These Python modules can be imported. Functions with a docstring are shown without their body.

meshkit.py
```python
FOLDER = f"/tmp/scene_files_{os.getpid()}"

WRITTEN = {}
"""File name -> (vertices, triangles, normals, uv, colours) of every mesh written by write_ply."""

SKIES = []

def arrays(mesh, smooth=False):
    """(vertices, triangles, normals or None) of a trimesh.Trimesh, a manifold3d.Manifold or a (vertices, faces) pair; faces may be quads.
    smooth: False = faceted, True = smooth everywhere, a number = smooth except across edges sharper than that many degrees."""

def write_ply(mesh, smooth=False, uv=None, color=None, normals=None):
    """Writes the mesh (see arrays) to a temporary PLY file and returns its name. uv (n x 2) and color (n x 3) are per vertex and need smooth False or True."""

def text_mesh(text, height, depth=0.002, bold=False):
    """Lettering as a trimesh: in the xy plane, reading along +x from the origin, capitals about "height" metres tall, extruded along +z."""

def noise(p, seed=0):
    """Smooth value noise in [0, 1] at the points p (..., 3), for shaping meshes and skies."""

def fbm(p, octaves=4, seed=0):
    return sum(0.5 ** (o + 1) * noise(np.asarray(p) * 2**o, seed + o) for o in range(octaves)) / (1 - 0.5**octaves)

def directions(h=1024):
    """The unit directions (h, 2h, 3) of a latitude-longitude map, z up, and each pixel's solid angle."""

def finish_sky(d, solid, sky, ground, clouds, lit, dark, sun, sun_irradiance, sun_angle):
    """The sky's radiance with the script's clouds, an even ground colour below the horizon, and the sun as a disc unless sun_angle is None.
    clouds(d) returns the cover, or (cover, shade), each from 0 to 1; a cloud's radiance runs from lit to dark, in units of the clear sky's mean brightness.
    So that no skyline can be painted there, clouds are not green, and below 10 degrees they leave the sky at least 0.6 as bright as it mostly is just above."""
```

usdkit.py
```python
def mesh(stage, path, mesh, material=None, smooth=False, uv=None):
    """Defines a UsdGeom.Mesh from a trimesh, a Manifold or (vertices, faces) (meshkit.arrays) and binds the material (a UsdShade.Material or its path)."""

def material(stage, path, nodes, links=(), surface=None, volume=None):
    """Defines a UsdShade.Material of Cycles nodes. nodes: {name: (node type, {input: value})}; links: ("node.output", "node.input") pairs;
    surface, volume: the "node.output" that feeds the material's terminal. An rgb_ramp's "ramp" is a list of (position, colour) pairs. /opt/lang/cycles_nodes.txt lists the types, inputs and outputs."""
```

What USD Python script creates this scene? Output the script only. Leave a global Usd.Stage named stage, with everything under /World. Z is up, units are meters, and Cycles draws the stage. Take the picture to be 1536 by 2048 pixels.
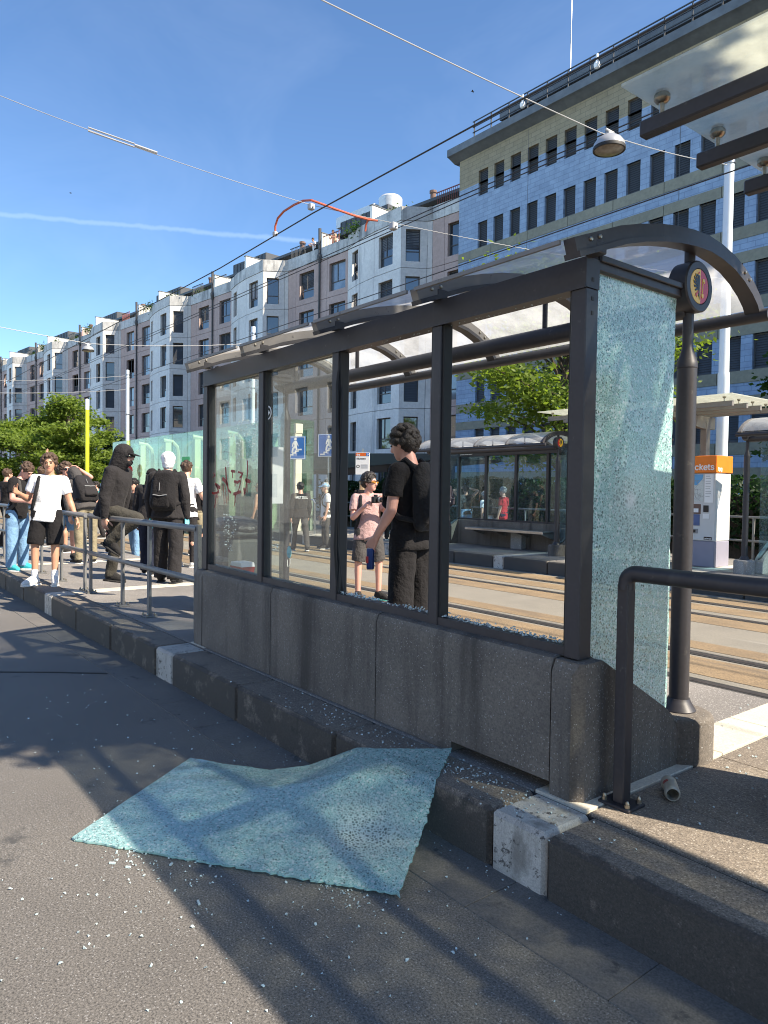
import math, random, numpy as np, trimesh, usdkit, meshkit
import manifold3d as m3
from manifold3d import Manifold
from shapely.geometry import Polygon, LineString
from pxr import Usd, UsdGeom, UsdLux, UsdShade, Gf, Sdf, Vt
random.seed(7); RNG = np.random.default_rng(7)
stage = Usd.Stage.CreateInMemory()
UsdGeom.SetStageUpAxis(stage, 'Z'); UsdGeom.SetStageMetersPerUnit(stage, 1.0)
UsdGeom.Xform.Define(stage, '/World'); UsdGeom.Scope.Define(stage, '/World/Looks')
# ------------------------------------------------------------------ camera (x along the platform, y across the tracks)
F_PX, YAW, PITCH, ROLL = 1446.84, 2.4770, -0.0300, 0.0132
EYE = np.array([1.8882, -2.5394, 1.55])
_f = np.array([math.cos(YAW)*math.cos(PITCH), math.sin(YAW)*math.cos(PITCH), math.sin(PITCH)])
_r = np.array([math.sin(YAW), -math.cos(YAW), 0.0]); _u = np.cross(_r, _f)
_R = math.cos(ROLL)*_r + math.sin(ROLL)*_u; _U = -math.sin(ROLL)*_r + math.cos(ROLL)*_u
cam = UsdGeom.Camera.Define(stage, '/World/camera')
cam.CreateHorizontalApertureAttr(36.0); cam.CreateVerticalApertureAttr(48.0)
cam.CreateFocalLengthAttr(36.0*F_PX/1536); cam.CreateClippingRangeAttr((0.05, 5000))
cam.CreateExposureAttr(1.25)
cam.AddTransformOp().Set(Gf.Matrix4d(*[float(x) for x in (*_R, 0, *_U, 0, *(-_f), 0, *EYE, 1)]))
# ------------------------------------------------------------------ sky and sun
SUN_AZ, SUN_EL = math.radians(22.5), math.radians(42.0)       # azimuth measured from +x to +y
SUN = np.array([math.cos(SUN_AZ)*math.cos(SUN_EL), math.sin(SUN_AZ)*math.cos(SUN_EL), math.sin(SUN_EL)])
_c1 = _f + _R*(0-768)/F_PX - _U*(428-1024)/F_PX; _c2 = _f + _R*(620-768)/F_PX - _U*(483-1024)/F_PX
CN = np.cross(_c1, _c2); CN /= np.linalg.norm(CN)               # plane of the vapour trail
CM = (_c1/np.linalg.norm(_c1) + _c2/np.linalg.norm(_c2)); CM /= np.linalg.norm(CM)
usdkit.material(stage, '/World/Looks/sky_material', {
    'sky': ('sky_texture', {'sky_type': 'single_scattering', 'sun_disc': False, 'sun_elevation': SUN_EL,
            'sun_rotation': math.atan2(SUN[0], SUN[1]), 'altitude': 380.0, 'air_density': 1.0, 'aerosol_density': 0.25, 'ozone_density': 2.2}),
    'tc': ('texture_coordinate', {}),
    'map': ('mapping', {'scale': (1.2, 3.6, 5.0), 'rotation': (0.25, 0.2, 0.9)}),
    'n': ('noise_texture', {'scale': 1.5, 'detail': 9.0, 'roughness': 0.62, 'distortion': 0.7}),
    'r': ('rgb_ramp', {'ramp': [(0.0, (0, 0, 0)), (0.44, (0, 0, 0)), (0.72, (0.02, 0.02, 0.02)), (1.0, (0.06, 0.06, 0.06))]}),
    'dot': ('vector_math', {'math_type': 'dot_product', 'vector2': tuple(CN)}),
    'n2': ('noise_texture', {'scale': 38.0, 'detail': 4.0, 'roughness': 0.6}),
    'n2c': ('math', {'math_type': 'multiply_add', 'value2': 0.007, 'value3': -0.0035}),
    'w': ('math', {'math_type': 'add'}),
    'ab': ('math', {'math_type': 'absolute'}),
    'mr': ('map_range', {'range_type': 'smoothstep', 'from_min': 0.0045, 'from_max': 0.0004, 'to_min': 0.0, 'to_max': 0.07, 'clamp': True}),
    'dm': ('vector_math', {'math_type': 'dot_product', 'vector2': tuple(CM)}),
    'mm': ('map_range', {'range_type': 'smoothstep', 'from_min': 0.955, 'from_max': 0.985, 'to_min': 0.0, 'to_max': 1.0, 'clamp': True}),
    'cm': ('math', {'math_type': 'multiply'}),
    'mx': ('math', {'math_type': 'maximum'}),
    'cl': ('mix_color', {'b': (11.0, 12.0, 13.5), 'use_clamp': False}),
    'tint': ('mix_color', {'blend_type': 'multiply', 'fac': 1.0, 'b': (0.77, 0.94, 1.09)}),
    'bg': ('background_shader', {'strength': 0.088})},
    [('tc.generated', 'map.vector'), ('map.vector', 'n.vector'), ('n.fac', 'r.fac'), ('tc.generated', 'dot.vector1'), ('tc.generated', 'n2.vector'),
     ('n2.fac', 'n2c.value1'), ('dot.value', 'w.value1'), ('n2c.value', 'w.value2'), ('w.value', 'ab.value1'), ('ab.value', 'mr.value'),
     ('tc.generated', 'dm.vector1'), ('dm.value', 'mm.value'), ('mr.result', 'cm.value1'), ('mm.result', 'cm.value2'),
     ('r.color', 'mx.value1'), ('cm.value', 'mx.value2'), ('mx.value', 'cl.fac'), ('sky.color', 'tint.a'), ('tint.result', 'cl.a'), ('cl.result', 'bg.color')], surface='bg.background')
dome = UsdLux.DomeLight.Define(stage, '/World/sky'); dome.CreateIntensityAttr(1.0)
UsdShade.MaterialBindingAPI.Apply(dome.GetPrim()).Bind(UsdShade.Material.Get(stage, '/World/Looks/sky_material'))
dome.GetPrim().SetCustomDataByKey('kind', 'structure')
sun = UsdLux.DistantLight.Define(stage, '/World/sun')
sun.CreateIntensityAttr(1.25); sun.CreateAngleAttr(0.5); sun.CreateNormalizeAttr(True); sun.CreateColorAttr(Gf.Vec3f(1.0, 0.89, 0.73))
_z = SUN; _x = np.cross((0, 0, 1), _z); _x /= np.linalg.norm(_x); _y = np.cross(_z, _x)
sun.AddTransformOp().Set(Gf.Matrix4d(*[float(v) for v in (*_x, 0, *_y, 0, *_z, 0, 0, 0, 60, 1)]))
# ------------------------------------------------------------------ helpers: names, tags, meshes
USED = {}
def numbered(path):
    n = USED.get(path, 0); USED[path] = n + 1
    return path if n == 0 else f'{path}_{n:03d}'
def tag(p, label=None, cat=None, group=None, kind=None):
    for k, v in (('label', label), ('category', cat), ('group', group), ('kind', kind)):
        if v: p.SetCustomDataByKey(k, v)
    return p
def pth(parent): return '/World' if parent is None else str(parent.GetPath())
def thing(name, label, cat, loc=(0, 0, 0), rotz=0.0, group=None):
    x = UsdGeom.Xform.Define(stage, numbered('/World/' + name))
    x.AddTranslateOp().Set(Gf.Vec3d(*map(float, loc)))
    if rotz: x.AddRotateZOp().Set(math.degrees(rotz))
    return tag(x.GetPrim(), label, cat, group)
def dup(src, label, loc, rotz=0.0, group=None):
    base = src.GetName()
    x = UsdGeom.Xform.Define(stage, numbered('/World/' + base.rstrip('0123456789').rstrip('_')))
    x.AddTranslateOp().Set(Gf.Vec3d(*map(float, loc))); 
    if rotz: x.AddRotateZOp().Set(math.degrees(rotz))
    p = x.GetPrim(); p.GetReferences().AddInternalReference(src.GetPath()); p.SetInstanceable(True)
    return tag(p, label, src.GetCustomDataByKey('category'), group or src.GetCustomDataByKey('group'))
def obj(name, mesh, mat, parent=None, smooth=False, label=None, kind=None):
    p = usdkit.mesh(stage, numbered(pth(parent) + '/' + name), mesh, LOOK[mat], smooth=smooth).GetPrim()
    return tag(p, label, None, None, kind)
def struct(name, mesh, mat, smooth=False): return obj(name, mesh, mat, None, smooth, kind='structure')
class MB:
    def __init__(s): s.v, s.f, s.n = [], [], 0
    def add(s, v, f):
        v = np.asarray(v, float); f = np.asarray(f, int)
        if f.shape[1] == 4: f = np.vstack([f[:, [0, 1, 2]], f[:, [0, 2, 3]]])
        s.v.append(v); s.f.append(f + s.n); s.n += len(v); return s
    def mesh(s, m):
        m = to_tm(m); return s.add(m.vertices, m.faces)
    def box(s, a, b, bev=0.0):
        a, b = np.minimum(a, b).astype(float), np.maximum(a, b).astype(float)
        if bev > 0:
            bev = min(bev, 0.45*float((b-a).min()))
            pts = []
            for i in range(3):
                lo, hi = a.copy()+bev, b.copy()-bev; lo[i] -= bev; hi[i] += bev
                pts += [(x, y, z) for x in (lo[0], hi[0]) for y in (lo[1], hi[1]) for z in (lo[2], hi[2])]
            return s.mesh(Manifold.hull_points(np.array(pts)))
        v = [(x, y, z) for x in (a[0], b[0]) for y in (a[1], b[1]) for z in (a[2], b[2])]
        return s.add(v, [(0, 1, 3, 2), (4, 6, 7, 5), (0, 4, 5, 1), (2, 3, 7, 6), (0, 2, 6, 4), (1, 5, 7, 3)])
    def obox(s, c, ax, half):
        c = np.asarray(c, float); ax = np.asarray(ax, float)
        v = [c + ax[0]*i*half[0] + ax[1]*j*half[1] + ax[2]*k*half[2] for i in (-1, 1) for j in (-1, 1) for k in (-1, 1)]
        return s.add(v, [(0, 1, 3, 2), (4, 6, 7, 5), (0, 4, 5, 1), (2, 3, 7, 6), (0, 2, 6, 4), (1, 5, 7, 3)])
    def quad(s, a, b, c, d): return s.add([a, b, c, d], [(0, 1, 2, 3)])
    def tube(s, pts, r, n=10, caps=True):
        p = np.asarray(pts, float); r = np.broadcast_to(r, len(p)); t = np.gradient(p, axis=0); t /= np.linalg.norm(t, axis=1)[:, None] + 1e-12
        ref = np.array([0, 0, 1.0]) if abs(t[0][2]) < 0.9 else np.array([1.0, 0, 0])
        a = np.cross(t[0], ref); a /= np.linalg.norm(a); V = []
        for i in range(len(p)):
            a = a - t[i]*(a @ t[i]); a /= np.linalg.norm(a); b = np.cross(t[i], a)
            V += [p[i] + r[i]*(math.cos(k)*a + math.sin(k)*b) for k in np.arange(n)*2*math.pi/n]
        Fq = [(i*n+k, i*n+(k+1) % n, (i+1)*n+(k+1) % n, (i+1)*n+k) for i in range(len(p)-1) for k in range(n)]
        s.add(V, Fq)
        if caps:
            for i, sg in ((0, -1), (len(p)-1, 1)):
                ring = V[i*n:(i+1)*n]; f = [(0, k+1, (k+1) % n + 1) if sg > 0 else (0, (k+1) % n + 1, k+1) for k in range(n)]
                s.add([p[i]] + ring, f)
        return s
    def lathe(s, prof, c=(0, 0, 0), axis='z', n=24):
        V = []
        for rr, zz in prof:
            for k in np.arange(n)*2*math.pi/n:
                x, y = rr*math.cos(k), rr*math.sin(k)
                V.append((x, y, zz) if axis == 'z' else ((zz, x, y) if axis == 'x' else (y, zz, x)))
        V = np.array(V) + np.array(c)
        return s.add(V, [(i*n+k, i*n+(k+1) % n, (i+1)*n+(k+1) % n, (i+1)*n+k) for i in range(len(prof)-1) for k in range(n)])
    def extr(s, poly, o, ex, ey, d):
        """polygon (shapely or points) in the plane o + x ex + y ey, thickened along d"""
        poly = poly if hasattr(poly, 'exterior') else Polygon(poly)
        m = trimesh.creation.extrude_polygon(poly, 1.0, engine='earcut')
        o, ex, ey, d = (np.asarray(q, float) for q in (o, ex, ey, d)); v = m.vertices
        f = m.faces if np.cross(ex, ey) @ d > 0 else m.faces[:, ::-1]
        return s.add(o + v[:, :1]*ex + v[:, 1:2]*ey + v[:, 2:]*d, f)
    @property
    def m(s): return np.vstack(s.v), np.vstack(s.f)
    def build(s, name, mat, parent=None, smooth=False, label=None, kind=None): return obj(name, s.m, mat, parent, smooth, label, kind)
def to_tm(m):
    if hasattr(m, 'to_mesh'):
        k = m.to_mesh(); return trimesh.Trimesh(k.vert_properties[:, :3], k.tri_verts, process=False)
    if isinstance(m, tuple): return trimesh.Trimesh(m[0], m[1], process=False)
    return m
def bx(a, b, bev=0.0): return MB().box(a, b, bev).m
def ony(u, v, y):
    d = _f + _R*(u-768)/F_PX - _U*(v-1024)/F_PX; return EYE + d*((y-EYE[1])/d[1])
# ------------------------------------------------------------------ materials
LOOK = {}
def material(name, nodes, links, surface): LOOK[name] = usdkit.material(stage, '/World/Looks/' + name, nodes, links, surface=surface)
def surf(name, c1, c2=None, scale=4.0, grain=None, specks=None, rough=0.6, bump=None, metal=0.0, stain=None, spec=0.5, sheen=0.0, grime=None, coat=0.0, aniso=(1, 1, 1), front_dark=None, ior=1.5):
    """two tones by noise, fine grain, pebble specks (scale, share, colour), run-off stains (colour, share), bump (scale, strength, distance)"""
    c2 = c2 or tuple(0.8*x for x in c1)
    N = {'g': ('geometry', {}), 'mp': ('mapping', {'scale': aniso}), 'n': ('noise_texture', {'scale': scale, 'detail': 6.0, 'roughness': 0.6}),
         'r': ('rgb_ramp', {'ramp': [(0.3, c2), (0.7, c1)]}),
         'p': ('principled_bsdf', {'roughness': rough, 'metallic': metal, 'specular_ior_level': spec, 'ior': ior, 'sheen_weight': sheen, 'coat_weight': coat})}
    L = [('g.position', 'mp.vector'), ('mp.vector', 'n.vector'), ('n.fac', 'r.fac')]; out = 'r.color'
    def mul(tagn, col, fac, mode, b=None):
        nonlocal out
        N[tagn] = ('mix_color', {'blend_type': mode, 'fac': 1.0} | ({'b': b} if b is not None else {}))
        L.append((out, tagn + '.a'))
        if col: L.append((col, tagn + '.b'))
        if fac: L.append((fac, tagn + '.fac'))
        out = tagn + '.result'
    if grain:
        N['gn'] = ('noise_texture', {'scale': grain[0], 'detail': 3.0, 'roughness': 0.75}); L.append(('g.position', 'gn.vector'))
        a = grain[1]; N['gr'] = ('rgb_ramp', {'ramp': [(0.32, (1-a,)*3), (0.68, (1+a*0.9,)*3)]}); L.append(('gn.fac', 'gr.fac')); mul('gm', 'gr.color', None, 'multiply')
        N['gm'][1]['use_clamp'] = False
    if specks:
        sc, share, col = specks
        N['vo'] = ('voronoi_texture', {'scale': sc, 'randomness': 1.0}); L.append(('g.position', 'vo.vector'))
        N['vs'] = ('separate_color', {}); L.append(('vo.color', 'vs.color'))
        N['v1'] = ('math', {'math_type': 'less_than', 'value2': share}); L.append(('vs.r', 'v1.value1'))
        N['v2'] = ('map_range', {'from_min': 0.42, 'from_max': 0.3, 'to_min': 0.0, 'to_max': 1.0, 'clamp': True}); L.append(('vo.distance', 'v2.value'))
        N['v3'] = ('math', {'math_type': 'multiply'}); L.extend([('v1.value', 'v3.value1'), ('v2.result', 'v3.value2')]); mul('vm', None, 'v3.value', 'mix', col)
    if stain:
        col, lo, sx = stain
        N['sm'] = ('mapping', {'scale': sx}); L.append(('g.position', 'sm.vector'))
        N['sn'] = ('noise_texture', {'scale': 1.0, 'detail': 5.0, 'roughness': 0.6}); L.append(('sm.vector', 'sn.vector'))
        N['sr'] = ('map_range', {'from_min': lo, 'from_max': lo + 0.16, 'to_min': 0.0, 'to_max': 0.75, 'clamp': True}); L.append(('sn.fac', 'sr.value')); mul('smx', None, 'sr.result', 'mix', col)
    if grime:
        col, sc, lo = grime
        N['qn'] = ('noise_texture', {'scale': sc, 'detail': 7.0, 'roughness': 0.72}); L.append(('g.position', 'qn.vector'))
        N['qr'] = ('map_range', {'from_min': lo, 'from_max': lo + 0.06, 'to_min': 0.0, 'to_max': 0.9, 'clamp': True}); L.append(('qn.fac', 'qr.value')); mul('qm', None, 'qr.result', 'mix', col)
    if front_dark:  # darker colour below a given y, its boundary broken by noise
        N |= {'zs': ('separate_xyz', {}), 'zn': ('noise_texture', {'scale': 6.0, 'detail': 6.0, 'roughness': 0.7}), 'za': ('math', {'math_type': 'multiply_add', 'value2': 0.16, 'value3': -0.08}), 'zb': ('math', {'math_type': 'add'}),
              'zr': ('map_range', {'from_min': front_dark[1] + 0.012, 'from_max': front_dark[1] - 0.012, 'to_min': 0.0, 'to_max': front_dark[2], 'clamp': True})}
        L.extend([('g.position', 'zs.vector'), ('g.position', 'zn.vector'), ('zn.fac', 'za.value1'), ('zs.y', 'zb.value1'), ('za.value', 'zb.value2'), ('zb.value', 'zr.value')]); mul('zm', None, 'zr.result', 'mix', front_dark[0])
    L.append((out, 'p.base_color'))
    if bump:
        N['bn'] = ('noise_texture', {'scale': bump[0], 'detail': 4.0, 'roughness': 0.65}); L.append(('g.position', 'bn.vector'))
        N['b'] = ('bump', {'strength': bump[1], 'distance': bump[2]}); L.extend([('bn.fac', 'b.height'), ('b.normal', 'p.normal')])
    material(name, N, L, 'p.BSDF')
surf('asphalt', (0.150, 0.137, 0.121), (0.114, 0.105, 0.094), 0.9, grain=(130, 0.75), specks=(140, 0.12, (0.27, 0.26, 0.25)), rough=0.72, bump=(240, 0.45, 0.006), grime=((0.055, 0.053, 0.05), 1.7, 0.60))
surf('far_ground', (0.10, 0.10, 0.10), (0.075, 0.075, 0.075), 0.4, rough=0.9)
surf('gutter_stone', (0.148, 0.136, 0.122), (0.112, 0.104, 0.095), 2.5, grain=(130, 0.35), rough=0.8, bump=(160, 0.3, 0.004), grime=((0.05, 0.05, 0.05), 7, 0.6))
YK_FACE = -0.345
surf('kerb_granite', (0.21, 0.175, 0.138), (0.14, 0.12, 0.10), 3.5, grain=(110, 0.65), specks=(120, 0.12, (0.34, 0.30, 0.25)), rough=0.75, bump=(150, 0.5, 0.006), grime=((0.045, 0.042, 0.036), 5, 0.62), front_dark=((0.030, 0.028, 0.025), YK_FACE, 0.82))  # road-side face coloured darker than the top
surf('far_kerb_granite', (0.15, 0.14, 0.125), (0.10, 0.094, 0.085), 3.5, grain=(60, 0.5), rough=0.8, front_dark=((0.035, 0.034, 0.032), 8.335, 0.8))  # track-side face coloured darker than the top
surf('white_paint_worn', (0.52, 0.50, 0.45), (0.38, 0.365, 0.33), 6, grain=(160, 0.25), rough=0.7, bump=(150, 0.4, 0.005), grime=((0.06, 0.055, 0.05), 24, 0.555), stain=((0.16, 0.15, 0.13), 0.52, (9, 9, 4)))
surf('platform_asphalt', (0.235, 0.215, 0.195), (0.165, 0.152, 0.14), 1.3, grain=(120, 0.5), specks=(85, 0.2, (0.42, 0.40, 0.37)), rough=0.8, bump=(140, 0.5, 0.006))
surf('platform_slab', (0.235, 0.195, 0.15), (0.155, 0.13, 0.105), 2.2, grain=(125, 0.6), specks=(110, 0.18, (0.40, 0.36, 0.3)), rough=0.75, bump=(150, 0.5, 0.006))
surf('line_paint', (0.62, 0.57, 0.46), (0.48, 0.44, 0.36), 3, grain=(90, 0.2), rough=0.7, bump=(120, 0.3, 0.004))
surf('track_grey', (0.25, 0.225, 0.18), (0.19, 0.172, 0.14), 1.6, grain=(60, 0.35), rough=0.75, bump=(90, 0.4, 0.008), stain=((0.36, 0.34, 0.29), 0.62, (0.25, 3.0, 1)))
surf('track_ochre', (0.27, 0.19, 0.105), (0.18, 0.13, 0.077), 1.8, grain=(60, 0.4), rough=0.75, bump=(90, 0.45, 0.008), stain=((0.12, 0.095, 0.07), 0.58, (0.3, 4.0, 1)))
surf('rail_steel', (0.14, 0.12, 0.11), (0.07, 0.06, 0.055), 12, rough=0.4, metal=0.7)
surf('groove_dark', (0.03, 0.028, 0.025), (0.02, 0.019, 0.018), 9, rough=0.9)
surf('wall_concrete', (0.165, 0.142, 0.118), (0.105, 0.091, 0.077), 2.3, grain=(90, 0.3), specks=(120, 0.10, (0.29, 0.275, 0.255)), rough=0.8, bump=(95, 0.5, 0.007), stain=((0.032, 0.026, 0.022), 0.50, (4.5, 4.5, 0.35)))
surf('wall_concrete_light', (0.33, 0.315, 0.29), (0.22, 0.21, 0.195), 2.3, grain=(90, 0.25), specks=(75, 0.12, (0.55, 0.53, 0.5)), rough=0.8, bump=(95, 0.5, 0.007), stain=((0.11, 0.10, 0.09), 0.6, (3, 3, 0.5)))
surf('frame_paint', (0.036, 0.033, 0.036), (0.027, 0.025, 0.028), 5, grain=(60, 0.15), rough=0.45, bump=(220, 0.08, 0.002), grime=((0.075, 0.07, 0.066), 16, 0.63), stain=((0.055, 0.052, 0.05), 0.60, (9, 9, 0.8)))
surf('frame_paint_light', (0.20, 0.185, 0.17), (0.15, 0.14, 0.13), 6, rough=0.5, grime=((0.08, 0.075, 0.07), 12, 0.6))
surf('rail_paint', (0.155, 0.155, 0.152), (0.12, 0.12, 0.118), 8, grain=(70, 0.15), rough=0.42, bump=(200, 0.06, 0.002), grime=((0.09, 0.085, 0.08), 20, 0.62))
surf('steel', (0.55, 0.55, 0.54), (0.42, 0.42, 0.41), 10, rough=0.32, metal=1.0)
surf('bolt_steel', (0.5, 0.46, 0.38), (0.3, 0.26, 0.2), 40, rough=0.35, metal=1.0)
surf('mast_paint', (0.62, 0.68, 0.72), (0.55, 0.61, 0.66), 3, rough=0.5)
surf('black_rubber', (0.018, 0.018, 0.018), (0.012, 0.012, 0.012), 20, rough=0.6)
surf('wire_black', (0.02, 0.02, 0.022), rough=0.5)
surf('wire_grey', (0.42, 0.42, 0.42), rough=0.5, metal=0.4)
surf('orange_insulator', (0.50, 0.10, 0.04), (0.36, 0.07, 0.03), 20, rough=0.5)
surf('yellow_paint', (0.72, 0.76, 0.02), (0.62, 0.66, 0.02), 4, rough=0.5)
surf('emblem_yellow', (0.85, 0.52, 0.02), rough=0.25); surf('emblem_red', (0.55, 0.02, 0.015), rough=0.25)
surf('print_black', (0.015, 0.015, 0.015), rough=0.4); surf('print_white', (0.80, 0.80, 0.78), (0.74, 0.74, 0.72), 6, rough=0.5)
surf('sign_blue', (0.02, 0.16, 0.52), rough=0.35); surf('sign_orange', (0.72, 0.14, 0.02), rough=0.4); surf('sign_red', (0.55, 0.03, 0.03), rough=0.4)
surf('print_grey', (0.30, 0.30, 0.30), rough=0.5); surf('screen_blue', (0.10, 0.14, 0.28), rough=0.12)
surf('poster_green', (0.03, 0.52, 0.10), rough=0.5); surf('lake_blue', (0.12, 0.36, 0.62), rough=0.5); surf('map_paper', (0.62, 0.64, 0.62), (0.45, 0.5, 0.46), 60, rough=0.4)
surf('machine_white', (0.60, 0.60, 0.58), (0.54, 0.54, 0.52), 3, rough=0.4); surf('machine_orange', (0.78, 0.20, 0.015), (0.7, 0.17, 0.012), 4, rough=0.4); surf('machine_lilac', (0.26, 0.25, 0.31), (0.23, 0.22, 0.27), 4, rough=0.45)
surf('red_paint', (0.30, 0.006, 0.01), (0.22, 0.004, 0.006), 30, rough=0.35)
surf('facade_white', (0.66, 0.635, 0.595), (0.53, 0.51, 0.48), 0.5, grain=(5, 0.10), rough=0.85, stain=((0.25, 0.255, 0.26), 0.60, (0.9, 0.9, 0.10)))
surf('facade_stained', (0.55, 0.54, 0.51), (0.36, 0.355, 0.34), 0.8, grain=(5, 0.15), rough=0.85, stain=((0.10, 0.105, 0.11), 0.50, (1.3, 1.3, 0.25)))
surf('facade_pink', (0.45, 0.33, 0.285), (0.37, 0.27, 0.235), 0.5, grain=(5, 0.10), rough=0.85, stain=((0.24, 0.19, 0.18), 0.6, (0.9, 0.9, 0.10)))
surf('partition_white', (0.74, 0.72, 0.66), (0.66, 0.64, 0.58), 0.8, rough=0.85)
surf('joint_dark', (0.10, 0.10, 0.105), rough=0.9)
surf('window_frame', (0.075, 0.07, 0.066), rough=0.5); surf('shutter', (0.060, 0.062, 0.068), (0.048, 0.050, 0.055), 1.0, rough=0.45)
surf('pane_dark', (0.018, 0.022, 0.028), (0.008, 0.01, 0.012), 0.35, rough=0.03, spec=0.6, ior=2.1)
surf('pane_curtain', (0.16, 0.18, 0.20), (0.05, 0.06, 0.07), 0.8, rough=0.05, spec=0.6, ior=2.1)
surf('room_dark', (0.012, 0.012, 0.013), rough=0.8)
surf('tan_stone', (0.245, 0.225, 0.165), (0.19, 0.175, 0.13), 0.6, grain=(6, 0.12), rough=0.85, stain=((0.13, 0.12, 0.095), 0.62, (0.9, 0.9, 0.15)))
surf('slate', (0.13, 0.14, 0.15), (0.09, 0.098, 0.108), 0.6, grain=(3, 0.15), rough=0.55, stain=((0.18, 0.20, 0.22), 0.64, (0.8, 0.8, 0.15)))
surf('roof_metal', (0.055, 0.058, 0.062), (0.04, 0.042, 0.046), 1.0, rough=0.5); surf('roof_vent', (0.62, 0.64, 0.65), rough=0.5, metal=0.3)
surf('rust_red', (0.22, 0.05, 0.04), rough=0.6); surf('brick_brown', (0.20, 0.12, 0.09), (0.14, 0.085, 0.065), 3, rough=0.85)
surf('facade_beige', (0.52, 0.49, 0.43), (0.45, 0.42, 0.37), 0.4, grain=(5, 0.1), rough=0.85)
surf('portal_cream', (0.60, 0.56, 0.44), (0.50, 0.47, 0.37), 1.2, rough=0.7)
surf('bark', (0.10, 0.075, 0.055), (0.06, 0.045, 0.035), 14, rough=0.9, bump=(40, 0.6, 0.02))
surf('skin', (0.56, 0.325, 0.235), (0.50, 0.275, 0.195), 9, rough=0.5, bump=(120, 0.08, 0.002)); surf('skin_tan', (0.48, 0.26, 0.165), (0.42, 0.215, 0.135), 9, rough=0.5, bump=(120, 0.08, 0.002)); surf('skin_pink', (0.58, 0.31, 0.24), (0.50, 0.25, 0.19), 9, rough=0.5)
surf('lip', (0.34, 0.12, 0.10), rough=0.4); surf('eye_dark', (0.03, 0.022, 0.018), rough=0.2)
surf('hair_brown', (0.10, 0.056, 0.032), (0.035, 0.02, 0.013), 60, rough=0.55, bump=(90, 0.9, 0.012)); surf('hair_black', (0.022, 0.015, 0.012), (0.009, 0.007, 0.006), 60, rough=0.5, bump=(90, 0.9, 0.012)); surf('hair_fair', (0.30, 0.20, 0.11), (0.2, 0.13, 0.07), 60, rough=0.6); surf('hair_grey', (0.36, 0.35, 0.34), (0.25, 0.24, 0.23), 60, rough=0.6)
def cloth(name, c, amt=0.88, sc=14): surf(name, c, tuple(amt*x for x in c), sc, grain=(300, 0.12), rough=0.9, sheen=0.03, spec=0.2, bump=(7, 0.7, 0.05))
for n_, c_ in dict(cloth_black=(0.013, 0.012, 0.013), cloth_charcoal=(0.024, 0.022, 0.023), cloth_white=(0.76, 0.76, 0.77), cloth_pink=(0.42, 0.275, 0.265), cloth_grey=(0.065, 0.06, 0.058), denim=(0.17, 0.30, 0.46), khaki=(0.25, 0.215, 0.14), navy=(0.02, 0.024, 0.045), cloth_red=(0.42, 0.02, 0.03), hi_vis=(0.45, 0.72, 0.02), cloth_teal=(0.04, 0.17, 0.18), cloth_plum=(0.085, 0.07, 0.078), cap_beige=(0.55, 0.46, 0.28), cap_blue=(0.20, 0.38, 0.62), glove_cyan=(0.22, 0.66, 0.74), trainer_cyan=(0.05, 0.45, 0.5), trainer_white=(0.66, 0.65, 0.63), trainer_black=(0.025, 0.024, 0.024), trainer_green=(0.10, 0.38, 0.31), sole_white=(0.7, 0.69, 0.66), sole_orange=(0.75, 0.16, 0.05), strap_black=(0.016, 0.016, 0.018), olive_dark=(0.052, 0.048, 0.040)).items(): cloth(n_, c_)
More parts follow.
